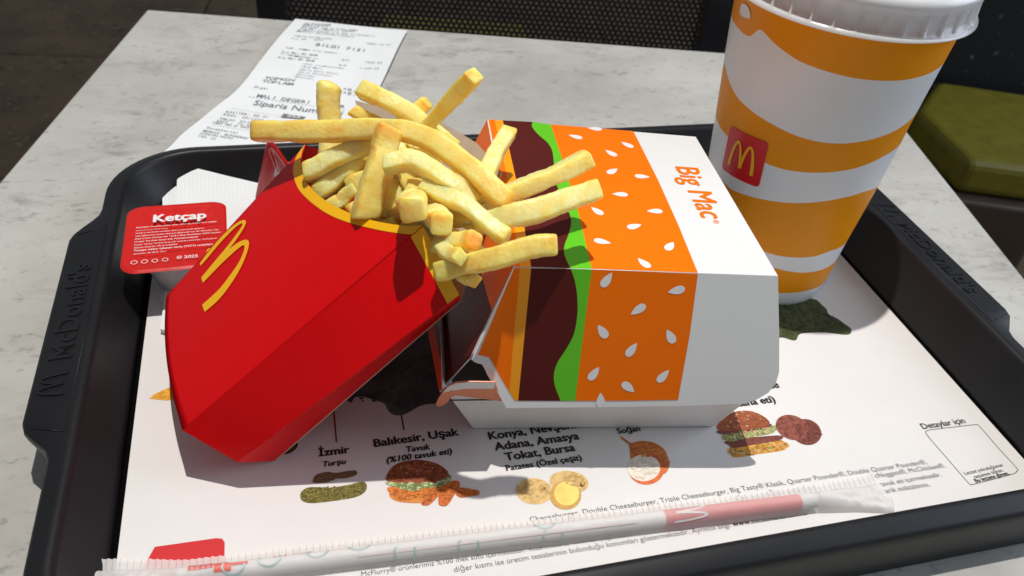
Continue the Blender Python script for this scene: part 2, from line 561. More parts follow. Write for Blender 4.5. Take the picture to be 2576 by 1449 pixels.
# drop the part that would reach the tray
keep = [i for i in range(nb) if R3[i, :, 1].min() > .388]
R3 = R3[keep]
receipt = thing('receipt', R3[len(R3) // 2, na // 2], 'long white printed receipt lying on the table behind the tray', 'receipt')
ro = obj('paper', *grid(R3), M_receipt, receipt, True)
Rf = R3.reshape(-1, 3)
def rwarp(p):
    d = (Rf[:, 0] - p[0]) ** 2 + (Rf[:, 1] - p[1]) ** 2
    k = np.argsort(d)[:4]
    w = 1 / (d[k] + 1e-9)
    return np.array([p[0], p[1], (Rf[k, 2] * w).sum() / w.sum() + .0005])
plR = (np.array([0, 0, ZT + .001]), np.array([0, 0, 1.]))
def rtext(body, p0, p1, bold=.008, ink=None, hs=1.15, mono_=True):
    text_on('receipt_print', body, zT(*p0), zT(*p1), plR, ink or M_ink, receipt, bold, hs=hs, monosp=mono_, warp=rwarp)
for L_ in [('AN BATIKENT', (1410, 235), (1665, 250)), ('BATIKENT', (1395, 252), (1665, 262)), ('BATIKENT SUB YE KIZILIRMAK', (1385, 265), (1920, 305)),
           ('BULVARI Y MAHALLE ANKARA', (1375, 282), (1890, 318)), ('B MUKELLEFLER V D BOL 6130398713', (1350, 298), (2080, 366)),
           ('MERSIS: 0613039871300012', (1335, 312), (1885, 372)), ('TARIH:07/08/2025', (1310, 360), (1675, 392)),
           ('FIS NO   0047', (1285, 388), (1590, 405)), ('SAAT:16:36', (2000, 432), (2235, 462)),
           ('Big Mac M1 MvM', (1190, 518), (1530, 552)), ('** PROMOSYON **', (1175, 540), (1535, 588)), ('Big Mac M1 MvM', (1155, 570), (1500, 606)),
           ('%10', (1765, 592), (1838, 597)), ('%10', (1735, 640), (1808, 646)), ('*300.00', (1980, 612), (2150, 636)), ('*-299.99', (1930, 668), (2120, 688)),
           ('(Sos Istemiyorum)', (1395, 630), (1790, 672)), ('(Big Mac)', (1378, 655), (1580, 676)), ('(Orta Coca Cola)', (1360, 682), (1735, 722)),
           ('(Orta Patates)', (1342, 706), (1675, 740)), ('(Ketcap)', (1325, 728), (1510, 745)), ('(Ketcap)', (1308, 750), (1495, 768)),
           ('Diger', (930, 845), (1065, 864)), ('KASIYER: 08:31', (655, 1072), (1060, 1128)), ('KASA: 25/1160', (630, 1098), (1010, 1160)),
           ('TARIH: 07/08', (590, 1138), (925, 1190)), ('SAAT : 16:46', (560, 1162), (905, 1214)), ('ORD NO # 0047', (535, 1182), (905, 1240)),
           ('Tesekkurler', (465, 1232), (775, 1290)), ('MERKEZ: BUYUKDERE', (440, 1265), (870, 1345)), ('ZINCIRLIKUYU', (410, 1290), (720, 1345)), ('ITO: 25', (385, 1318), (560, 1352))]:
    rtext(*L_)
rtext('BILGI FISI', (1510, 452), (1995, 512), .003, M_ink2)
rtext('TUR: YEMEK FISI/KARTI', (1230, 478), (1725, 532), .003, M_ink2)
rtext('TOPKDV', (1025, 768), (1325, 790), .003, M_ink2, .9); rtext('TOPLAM', (1000, 796), (1300, 824), .003, M_ink2, .9)
rtext('*0,00', (1765, 865), (2000, 890), .012, M_ink2, .95); rtext('*0,01', (1765, 900), (2000, 925), .012, M_ink2, .95)
rtext('MALI DEGERI YOKTUR', (950, 928), (1790, 1035), .003, M_ink2)
rtext('Siparis Numarasi', (915, 1000), (1760, 1110), .0, M_ink2, 1.1, False)
for a_, b_ in (((865, 930), (1800, 1062)), ((705, 1040), (1400, 1150)), ((515, 1200), (1200, 1320))):
    rtext('-' * 26, a_, b_, .012)
qd = [(1185, 1122), (1210, 1085), (1422, 1118), (1395, 1140)]
P = [rwarp(UP(*zT(*q), plR)) for q in qd]
obj('order_number_block', P, [(0, 3, 2, 1)], M_ink2, receipt)
text_on('order_number', '255', zT(1235, 1118), zT(1365, 1136), plR, M_receipt, receipt, .02, hs=.9, warp=lambda p: rwarp(p) + [0, 0, .0002])

# ------------------------------------------------------------------ tray
M_tray = speckle_mat('black_tray_plastic', (.0095, .0095, .0115, 1), (.0062, .0062, .0078, 1), (.045, .045, .048, 1), .43, 38, 800, .735, .02)
M_tray.node_tree.nodes['Principled BSDF'].inputs['Specular IOR Level'].default_value = .34
def rrect(x0, x1, y0, y1, r, bump=0.0, n=44, m=14):
    P = []
    def side(a, b):
        for k in range(n): P.append(a + (b - a) * k / n)
    def corner(cx, cy, a0):
        for k in range(m): 
            t = a0 + (math.pi / 2) * k / m
            P.append(np.array([cx + r * math.cos(t), cy + r * math.sin(t)]))
    A = lambda x, y: np.array([x, y], float)
    side(A(x0 + r, y0), A(x1 - r, y0)); corner(x1 - r, y0 + r, -math.pi / 2)
    side(A(x1, y0 + r), A(x1, y1 - r)); corner(x1 - r, y1 - r, 0)
    side(A(x1 - r, y1), A(x0 + r, y1)); corner(x0 + r, y1 - r, math.pi / 2)
    side(A(x0, y1 - r), A(x0, y0 + r)); corner(x0 + r, y0 + r, math.pi)
    P = np.array(P)
    if bump:
        s = lambda t: np.clip(t, 0, 1) ** 2 * (3 - 2 * np.clip(t, 0, 1))
        hb = s((P[:, 1] - .198) / .016) * s((.341 - P[:, 1]) / .022)
        P[:, 0] += np.where(P[:, 0] > .1, 1, -1) * hb * bump * (np.abs(P[:, 0] - .105) > .15)
    return P
loops = [
    (rrect(-.0655, .2725, .1325, .3800, .026), -.0010),
    (rrect(-.0668, .2740, .1312, .3812, .027), -.0002),
    (rrect(-.0748, .2855, .1262, .3860, .032), .0180),
    (rrect(-.0757, .2866, .1254, .3868, .033), .0196),
    (rrect(-.0770, .2880, .1243, .3879, .034), .0203),
    (rrect(-.0785, .2896, .1230, .3892, .035), .0200),
    (rrect(-.0826, .2945, .1182, .3932, .038, .0102), .0188),
    (rrect(-.0836, .2956, .1172, .3944, .039, .0104), .0180),
    (rrect(-.0840, .2960, .1167, .3950, .039, .0104), .0168),
    (rrect(-.0838, .2958, .1167, .3948, .039, .0100), .0140),
    (rrect(-.0822, .2942, .1176, .3932, .038, .0060), .0030),
    (rrect(-.0800, .2920, .1186, .3912, .038, .0020), ZT + .0006),
]
n = len(loops[0][0])
V, F = [], []
for P, z in loops:
    V += [(p[0], p[1], z) for p in P]
for i in range(len(loops) - 1):
    F += [(i * n + k, i * n + (k + 1) % n, (i + 1) * n + (k + 1) % n, (i + 1) * n + k) for k in range(n)]
F.append(tuple(range(n)))
tray = thing('serving_tray', (.105, .256, ZT), 'black plastic serving tray with raised rim on the grey table', 'tray')
obj('tray_body', V, F, M_tray, tray, True)
# raised lettering on the two handle panels
def emboss(vf, o, ex, ey, h=.00038):
    v, f = vf
    n_ = len(v)
    a = np.array([o + ex * q[0] + ey * q[1] for q in v])
    z = np.array([0, 0, h])
    F = [tuple(ff) for ff in f]
    cnt = {}
    for ff in f:
        for i in range(len(ff)):
            e_ = (ff[i], ff[(i + 1) % len(ff)])
            cnt[e_] = cnt.get(e_, 0) + 1
    for (p, q) in cnt:
        if (q, p) not in cnt:
            F.append((p + n_, q + n_, q, p))
    return np.vstack([a + z, a - z]), F
def tray_word(side):
    zr = .0197
    if side == 'l':
        ex, ey = np.array([.0, 1, 0.]), np.array([-1., 0, 0]); o = np.array([-.0825, .2425, zr])
        o2 = np.array([-.0825, .2245, zr])
    else:
        ex, ey = np.array([.0, -1, 0.]), np.array([1., 0, 0]); o = np.array([.2938, .2830, zr])
        o2 = np.array([.2938, .2995, zr])
    tilt = np.array([0, 0, -.084])
    ey2 = ey * 1.0 + tilt
    v, f = glyphs("McDonald's", .010)
    s = .056 / (v[:, 0].max() - v[:, 0].min())
    obj('raised_lettering', *emboss((v, f), o, ex * s, ey2 * s * .95), M_tray, tray)
    v, f = arches()
    obj('raised_mark', *emboss((v, f), o2, ex * .0115, ey2 * .0092), M_tray, tray)
tray_word('l'); tray_word('r')
def frame_line(side):
    xa, xb = (-.0795, -.0908) if side == 'l' else (.2910, .3025)
    zz = .0199
    ys = (.207, .326)
    c = [(xa, ys[0]), (xa, ys[1]), (xb, ys[1] - .004), (xb, ys[0] + .004)]
    zz_ = [.0199, .0199, .0189, .0189]
    p = [np.array([a[0], a[1], z_]) for a, z_ in zip(c, zz_)]
    parts = [tube([p[i], p[(i + 1) % 4]], .00022, 6) for i in (0, 1, 3)]
    obj('panel_outline', *join(*parts), M_tray, tray, True)
frame_line('l'); frame_line('r')

# ------------------------------------------------------------------ printed paper liner
Z0 = (np.array([0, 0, 0.]), np.array([0, 0, 1.]))
M_paper = mat('white_liner_paper', (.755, .725, .705, 1), 0.6, 0.25, var=.015, vscale=60, bump=.06, bscale=1500)
M_black = mat('black_print', (.012, .011, .011, 1), 0.55)
M_grey = mat('grey_print', (.10, .10, .105, 1), 0.55)
LX0, LX1, LY0, LY1 = -.0636, .2705, .1360, .3765
liner = thing('paper_liner', ((LX0 + LX1) / 2, (LY0 + LY1) / 2, 0), 'white printed paper liner covering the bottom of the black tray', 'paper liner')
gx = np.linspace(LX0, LX1, 30); gy = np.linspace(LY0, LY1, 22)
obj('paper_sheet', *grid(np.array([[(x, y, 0.0) for x in gx] for y in gy])), M_paper, liner)

def lt(body, p0, p1, f, bold=.025, shear=0.0, m=None, hs=1.0):
    text_on('printed_text', body, f(*p0), f(*p1), Z0, m or M_black, liner, bold, shear, hs=hs)
BO = .040
lt('İzmir', (270, 458), (505, 430), zN, BO); lt('Turşu', (305, 534), (480, 512), zN, BO, .25)
lt('Balıkesir, Uşak', (685, 388), (1322, 298), zN, BO); lt('Tavuk', (928, 425), (1108, 402), zN, BO, .2)
lt('(%100 tavuk eti)', (780, 505), (1272, 436), zN, BO, .2)
lt('Konya, Nevşehir', (1545, 333), (2238, 238), zN, BO); lt('Adana, Amasya', (1588, 414), (2222, 328), zN, BO)
lt('Tokat, Bursa', (1668, 490), (2192, 414), zN, BO); lt('Patates (Özel çeşit)', (1672, 565), (2240, 484), zN, BO)
lt('Soğan', (132, 346), (270, 328), zR, BO); lt('(%100 dana eti)', (660, 206), (1085, 154), zR, BO); lt('Köfte', (935, 88), (1108, 66), zR, BO)
lt('Detaylar için', (1970, 318), (2228, 280), zR, .018)
lt('Lezzet yolculuğunun', (2226, 594), (2452, 541), zR, 0); lt('tamamını öğren.', (2280, 615), (2455, 572), zR, 0); lt('Bu lezzete güven.', (2288, 640), (2490, 590), zR, .022)
lt('Cheeseburger, Double Cheeseburger, Triple Cheeseburger, Big Tasty® Klasik, Quarter Pounder®, Double Quarter Pounder®,', (-395, 878), (1995, 527), zR, -.004, 0, M_grey)
lt('bilgi ve soğan çeşitleri', (830, 757), (1330, 683), zR, -.004, 0, M_grey); lt('McNuggets®, McChicken®,', (1655, 617), (2105, 548), zR, -.004, 0, M_grey)
lt('tavuk eti içermektedir.', (1715, 664), (2082, 602), zR, -.004, 0, M_grey); lt('tedarik noktalarını,', (1690, 714), (2012, 662), zR, -.004, 0, M_grey)
lt('diğer kısmı ise üretim tesislerinin bulunduğu konumları göstermektedir. Ayrıntılı bilgi:', (-95, 505), (1530, 240), zQ, -.004, 0, M_grey)
lt('www.mcdonalds.com.tr', (1540, 237), (1985, 166), zQ, .02)
lt('McFlurry® ürünlerimiz %100 inek sütü içermektedir. Kızartmalarda kullanılan yağ bitkisel', (-640, 530), (950, 290), zQ, -.004, 0, M_grey)
def stroke(pts, w, f, m, closed=False, name='printed_line'):
    P = [UP(*f(*q), Z0) for q in pts]
    n = len(P)
    V, F = [], []
    for i, p in enumerate(P):
        t = (P[(i + 1) % n] - P[i - 1]) if closed or 0 < i < n - 1 else (P[1] - P[0] if i == 0 else P[-1] - P[-2])
        t = t / np.linalg.norm(t); s = np.array([-t[1], t[0], 0])
        V += [p + s * w / 2 + [0, 0, .00012], p - s * w / 2 + [0, 0, .00012]]
    for i in range(n if closed else n - 1):
        j = (i + 1) % n
        F.append((2 * i, 2 * i + 1, 2 * j + 1, 2 * j))
    obj(name, V, F, m, liner)
M_redline = mat('dark_red_print', lin(150, 30, 30), .55)
stroke([(380, 75), (405, 352)], .0006, zN, M_redline)
stroke([(888, 148), (908, 262)], .0006, zN, mat('brown_grey_print', lin(70, 55, 55), .55))
qr = smooth_line([(1990, 350), (2000, 326), (2030, 320), (2270, 292), (2295, 294), (2315, 308), (2420, 430), (2530, 550), (2532, 570), (2500, 590), (2290, 645), (2262, 650), (2240, 640), (2110, 490)], 4, True)
stroke(qr, .00028, zR, M_grey, True, 'code_frame')

def pmat(name, rgb, var=.3, vs=350):
    return mat(name, lin(*rgb), .55, .3, var=var, vscale=vs)
def pr(name, pts, f, m, e=.0001, sm=4):
    pts = [f(*q) for q in pts] if f else pts
    return printed(name, pts, Z0, m, liner, e, sm)
def ell(cx, cy, rx, ry, rot=0, n=28):
    return [(cx + rx * math.cos(t) * math.cos(rot) - ry * math.sin(t) * math.sin(rot), cy + rx * math.cos(t) * math.sin(rot) + ry * math.sin(t) * math.cos(rot))
            for t in np.linspace(0, 2 * math.pi, n, endpoint=False)]
M_map = pmat('dark_slate_print', (78, 82, 84), .6, 90)
pr('printed_map', [(760, 960), (868, 1005), (878, 1012), (885, 1012), (893, 1000), (916, 999), (938, 1006), (966, 1015), (975, 1031), (988, 1043), (1010, 1045),
                   (1032, 1036), (1048, 1026), (1068, 1018), (1100, 1015), (1130, 1005), (1170, 960), (1160, 850), (1110, 740), (980, 760), (850, 850)], None, M_map, sm=3)
zL = zc(2380, 600, 2.07)
M_leaf = pmat('dark_leaf_print', (66, 74, 40), .45, 160)
pr('printed_leaf', [(100, 770), (220, 760), (430, 728), (500, 775), (528, 800), (545, 838), (600, 862), (645, 895), (688, 928), (684, 960), (640, 967), (520, 952), (400, 955),
                    (346, 966), (328, 1000), (300, 1004), (230, 985), (150, 1000), (90, 980)], zL, M_leaf, sm=3)
pr('printed_fries', [(375, 1003), (392, 990), (420, 978), (432, 972), (436, 915), (452, 915), (462, 1000), (420, 1008)], None, pmat('fries_print', (226, 160, 50), .3, 500), sm=0)
pr('printed_patch', [(470, 760), (540, 632), (900, 581), (935, 584), (950, 605), (948, 760), (700, 830)], zS, mat('red_print', lin(205, 30, 35), .5), sm=0)
pr('printed_leaf', [(690, 1140), (720, 1110), (745, 1104), (748, 1125), (725, 1142)], None, pmat('lettuce_print', (70, 70, 40), .6, 700))
# pickles
M_pick = pmat('pickle_print', (118, 108, 48), .75, 900)
pr('printed_pickle', [(230, 630), (258, 592), (330, 573), (400, 580), (480, 566), (548, 563), (554, 595), (480, 620), (392, 626), (340, 650), (240, 655)], zN, pmat('pickle_slice_print', (128, 98, 70), .3, 600))
pr('printed_pickle', [(133, 750), (150, 712), (210, 686), (350, 690), (480, 672), (590, 645), (624, 658), (631, 690), (610, 728), (550, 760), (450, 780), (300, 800), (210, 806), (150, 790)], zN, M_pick)
# burger
M_bun = pmat('bun_print', (150, 80, 48), .3, 260); M_let = pmat('lettuce_pale_print', (150, 160, 95), .8, 900)
M_fried = pmat('fried_print', (214, 122, 48), .35, 600); M_dark = pmat('patty_print', (122, 66, 56), .35, 700)
pr('printed_burger', [(805, 742), (940, 753), (1100, 745), (1150, 758), (1080, 800), (980, 806), (870, 796), (820, 775)], zN, pmat('bun_base_print', (215, 135, 62), .2, 300), .00008)
pr('printed_burger', [(785, 690), (850, 686), (960, 698), (1200, 678), (1212, 720), (1100, 748), (940, 758), (830, 748), (792, 722)], zN, M_fried, .00011)
pr('printed_burger', [(770, 652), (820, 640), (950, 655), (1150, 640), (1250, 595), (1252, 650), (1180, 682), (1100, 690), (1005, 700), (975, 724), (940, 690), (850, 688), (790, 672)], zN, M_let, .00014)
pr('printed_burger', [(780, 640), (785, 590), (830, 530), (900, 497), (1000, 483), (1120, 500), (1200, 538), (1243, 590), (1238, 630), (1160, 655), (1000, 662), (870, 656)], zN, M_bun, .00017)
for q in ([(1040, 805), (1080, 750), (1160, 710), (1172, 740), (1130, 790), (1090, 822), (1050, 822)],
          [(1295, 740), (1330, 692), (1400, 700), (1464, 714), (1466, 745), (1400, 756), (1340, 766)],
          [(1165, 800), (1170, 720), (1200, 680), (1280, 640), (1322, 650), (1322, 690), (1280, 750), (1250, 800), (1220, 828), (1180, 825)]):
    pr('printed_nugget', q, zN, pmat('nugget_print', (200, 104, 42), .4, 800), .00019 + .00001 * len(q))
# potatoes
M_pot = pmat('potato_print', (222, 186, 122), .25, 350)
pr('printed_potato', ell(2140, 650, 146, 84, .12), zN, M_pot, .00009)
pr('printed_potato', ell(1880, 717, 137, 97, .08), zN, M_pot, .00012)
pr('printed_potato', ell(2113, 748, 118, 106, .1), zN, pmat('potato_edge_print', (206, 160, 88), .2, 350), .00015)
pr('printed_potato', ell(2122, 735, 93, 90, .1), zN, pmat('potato_flesh_print', (240, 214, 118), .12, 200), .00018)
# onion
M_on = pmat('onion_print', (206, 118, 60), .3, 220)
pr('printed_onion', [(148, 358), (185, 384), (212, 400), (270, 388), (350, 400), (410, 440), (437, 500), (438, 552), (400, 590), (300, 560), (215, 500), (204, 450), (198, 412), (155, 378)], zR, M_on, .00009)
pr('printed_onion', ell(302, 562, 106, 90), zR, pmat('onion_skin_print', (222, 112, 62), .2, 300), .00012)
pr('printed_onion', ell(287, 552, 98, 80), zR, pmat('onion_flesh_print', (232, 222, 205), .08, 300), .00015)
# stacked burger and patties
pr('printed_burger', [(800, 430), (1000, 400), (1120, 385), (1140, 440), (990, 466), (845, 488), (815, 470)], zR, pmat('cheese_print', (222, 150, 62), .5, 500), .00008)
pr('printed_burger', [(790, 388), (1095, 355), (1105, 385), (960, 410), (830, 432), (800, 415)], zR, M_dark, .00011)
pr('printed_burger', [(760, 350), (900, 330), (1075, 295), (1065, 340), (950, 365), (800, 392)], zR, M_let, .00014)
pr('printed_burger', [(745, 322), (1030, 285), (1042, 308), (960, 326), (770, 350)], zR, M_dark, .00016)
pr('printed_burger', [(725, 300), (780, 242), (850, 211), (940, 212), (1020, 250), (1042, 290), (960, 312), (830, 328), (750, 326)], zR, M_bun, .00018)
pr('printed_patty', ell(1265, 335, 93, 76, .35), zR, M_dark, .0001)
pr('printed_patty', ell(1180, 308, 102, 72, .35), zR, pmat('patty_light_print', (146, 82, 68), .3, 600), .00014)

# finer detail inside the food pictures: small flecks of other tones, print only
def flecks(name, pts, f, n, size, cols, e=.0003, elong=1.6):
    av = np.mean(cols, 0); cols = [tuple(int(a_ * .55 + b_ * .45) for a_, b_ in zip(c_, av)) for c_ in cols]
    size *= .68; n = int(n * 1.5)
    P = np.array([UP(*f(*q), Z0)[:2] for q in smooth_line(pts, 3, True)])
    lo, hi = P.min(0), P.max(0)
    def inside(q):
        c = False; j = len(P) - 1
        for i in range(len(P)):
            if (P[i, 1] > q[1]) != (P[j, 1] > q[1]) and q[0] < (P[j, 0] - P[i, 0]) * (q[1] - P[i, 1]) / (P[j, 1] - P[i, 1]) + P[i, 0]: c = not c
            j = i
        return c
    V, F, I = [], [], []
    k = 0; tries = 0
    while k < n and tries < n * 12:
        tries += 1
        q = lo + (hi - lo) * rng.random(2)
        if not inside(q): continue
        a = rng.normal(0, .5); s_ = size * rng.uniform(.5, 1.3); b0 = len(V)
        for t in range(6):
            x, y = math.cos(t * math.pi / 3) * s_ * elong * rng.uniform(.7, 1.2), math.sin(t * math.pi / 3) * s_ * rng.uniform(.7, 1.2)
            V.append((q[0] + x * math.cos(a) - y * math.sin(a), q[1] + x * math.sin(a) + y * math.cos(a), e + k * 2e-7))
        F.append(tuple(range(b0, b0 + 6))); I.append(rng.integers(len(cols))); k += 1
    obj(name, V, F, [pmat('fleck_%d_%d_%d' % c, c, .1) for c in cols], liner, False, I)
bun1 = [(790, 630), (800, 590), (840, 540), (900, 510), (1000, 496), (1110, 512), (1190, 548), (1230, 595), (1160, 640), (1000, 648), (870, 645)]
flecks('printed_burger', bun1, zN, 70, .0007, [(128, 62, 36), (170, 96, 58), (112, 54, 34)])
flecks('printed_seeds', [(850, 560), (920, 520), (1050, 508), (1150, 545), (1000, 600)], zN, 26, .00022, [(226, 190, 150)], .00034)
flecks('printed_burger', [(775, 655), (950, 660), (1150, 648), (1245, 610), (1240, 650), (1100, 685), (975, 715), (850, 684)], zN, 90, .0006, [(206, 214, 160), (96, 120, 48), (232, 230, 205), (70, 92, 40)])
flecks('printed_burger', [(800, 705), (960, 712), (1190, 692), (1100, 742), (940, 790), (830, 770)], zN, 60, .0006, [(236, 152, 72), (186, 96, 34), (160, 82, 34)])
for q in ([(1050, 800), (1085, 755), (1155, 718), (1125, 785), (1060, 815)], [(1305, 738), (1340, 702), (1450, 722), (1400, 748)], [(1175, 790), (1180, 725), (1280, 652), (1312, 670), (1240, 800), (1200, 818)]):
    flecks('printed_nugget', q, zN, 32, .00055, [(232, 140, 66), (168, 78, 28), (214, 118, 50), (140, 62, 26)])
flecks('printed_pickle', [(145, 750), (210, 695), (480, 682), (615, 665), (600, 725), (450, 770), (210, 795)], zN, 190, .00038, [(142, 132, 62), (84, 78, 36), (128, 116, 54), (72, 66, 34), (160, 150, 80)])
flecks('printed_pickle', [(240, 630), (330, 582), (540, 572), (480, 612), (340, 640)], zN, 26, .0005, [(104, 76, 50), (150, 118, 84)])
for q in (ell(1880, 717, 120, 82), ell(2190, 630, 80, 50)):
    flecks('printed_potato', q, zN, 40, .0006, [(206, 166, 100), (234, 202, 142), (190, 148, 86)])
flecks('printed_potato', [(1935, 690), (1960, 690), (1960, 712), (1935, 710)], zN, 4, .0006, [(120, 84, 48)]); flecks('printed_potato', [(2225, 660), (2250, 660), (2250, 690), (2225, 690)], zN, 5, .0007, [(130, 88, 48)])
flecks('printed_onion', [(220, 420), (330, 405), (425, 490), (425, 540), (380, 500), (250, 470)], zR, 46, .0007, [(224, 140, 76), (180, 92, 44), (196, 106, 52)], .0003, 3)
flecks('printed_onion', ell(287, 552, 80, 64), zR, 40, .0006, [(244, 236, 222), (214, 200, 180)], .0003, 3)
flecks('printed_burger', [(745, 300), (850, 222), (940, 222), (1020, 262), (1030, 288), (830, 318)], zR, 40, .0006, [(168, 88, 54), (120, 60, 38), (216, 176, 136)])
flecks('printed_burger', [(770, 352), (1065, 305), (1050, 345), (800, 388)], zR, 60, .0006, [(206, 210, 160), (86, 110, 52), (226, 190, 150), (196, 120, 90)])
flecks('printed_burger', [(810, 440), (1110, 395), (1130, 440), (850, 480)], zR, 60, .0007, [(236, 170, 60), (120, 128, 60), (150, 80, 50), (230, 214, 180)])
flecks('printed_patty', ell(1180, 308, 90, 62, .35), zR, 50, .0006, [(120, 64, 54), (164, 98, 82), (104, 54, 46)])
flecks('printed_patty', ell(1280, 345, 75, 60, .35), zR, 40, .0006, [(100, 50, 44), (140, 78, 66)])
flecks('printed_map', [(870, 1000), (975, 1010), (1010, 1030), (1100, 1000), (1130, 900), (1100, 780), (980, 850)], lambda a, b: (a, b), 160, .0010, [(68, 72, 74), (88, 93, 95), (62, 65, 67), (80, 80, 78)])
flecks('printed_leaf', [(230, 775), (430, 745), (530, 830), (640, 920), (400, 945), (240, 970)], zL, 90, .0009, [(52, 60, 30), (86, 94, 52), (74, 62, 40), (44, 50, 30)])

# ------------------------------------------------------------------ napkins
M_nap = mat('white_napkin', (.80, .815, .82, 1), 0.85, 0.15)
nt = M_nap.node_tree; b_ = nt.nodes['Principled BSDF']
g_ = nt.nodes.new('ShaderNodeNewGeometry'); vo = nt.nodes.new('ShaderNodeTexVoronoi'); vo.inputs['Scale'].default_value = 520; vo.inputs['Randomness'].default_value = 0.1
nt.links.new(g_.outputs['Position'], vo.inputs['Vector']); bp_ = nt.nodes.new('ShaderNodeBump'); bp_.inputs['Strength'].default_value = .35; bp_.inputs['Distance'].default_value = .0004
nt.links.new(vo.outputs['Distance'], bp_.inputs['Height']); nt.links.new(bp_.outputs['Normal'], b_.inputs['Normal'])
def napkin(cs, zlo, th, label, lift):
    """cs: world corners BL, BR, TR, TL (xy); lift: height at the far edge where it climbs the tray wall"""
    N_ = 22
    rows_t = np.zeros((N_, N_, 3))
    for i in range(N_):
        for j in range(N_):
            a, b = j / (N_ - 1), i / (N_ - 1)
            q = (cs[0] * (1 - a) + cs[1] * a) * (1 - b) + (cs[3] * (1 - a) + cs[2] * a) * b
            wv = .0006 * noise.noise(Vector((q[0] * 40, q[1] * 40, zlo * 900)))
            rows_t[i, j] = (q[0], q[1], zlo + lift * max(0, (b - .62) / .38) ** 1.6 + abs(wv))
    lo = rows_t.copy(); hi = rows_t.copy(); hi[:, :, 2] += th
    v1, f1 = grid(hi); v2, f2 = grid(lo)
    V, F = join((v1, f1), (v2, [ff[::-1] for ff in f2]))
    k = N_ * N_
    for i in range(N_ - 1):
        for a, b in ((i, i + 1), ((N_ - 1) * N_ + i + 1, (N_ - 1) * N_ + i), ((i + 1) * N_, i * N_), (i * N_ + N_ - 1, (i + 1) * N_ + N_ - 1)):
            F.append((a + k, b + k, b, a))
    o = obj('napkin', V, F, M_nap, None, False, origin=np.mean(rows_t.reshape(-1, 3), 0) * [1, 1, 0] + [0, 0, zlo])
    tag(o, label, 'napkin')
a = U(447, 414, .011); c = U(403, 828, .0028); r = U(645, 461, .011)
dr = (r - a) * [1, 1, 0]; dr = dr / np.linalg.norm(dr) * .075
napkin([c * [1, 1, 0], c * [1, 1, 0] + dr, a * [1, 1, 0] + dr, a * [1, 1, 0]], .0011, .0017, 'upper white embossed napkin lying under the red fries carton', .0085)
a2 = U(409, 463, .006); c2 = U(392, 760, .0008)
a2 = U(409, 463, .004); c2 = a2 + (c - a) * .8
napkin([c2 * [1, 1, 0] + [.006, .004, 0], c2 * [1, 1, 0] + dr * .95 + [0.006, -.012, 0], a2 * [1, 1, 0] + dr * .9 + [0, -.012, 0], a2 * [1, 1, 0]], .0002, .0008, 'lower white napkin peeking out under the embossed one', .0045)

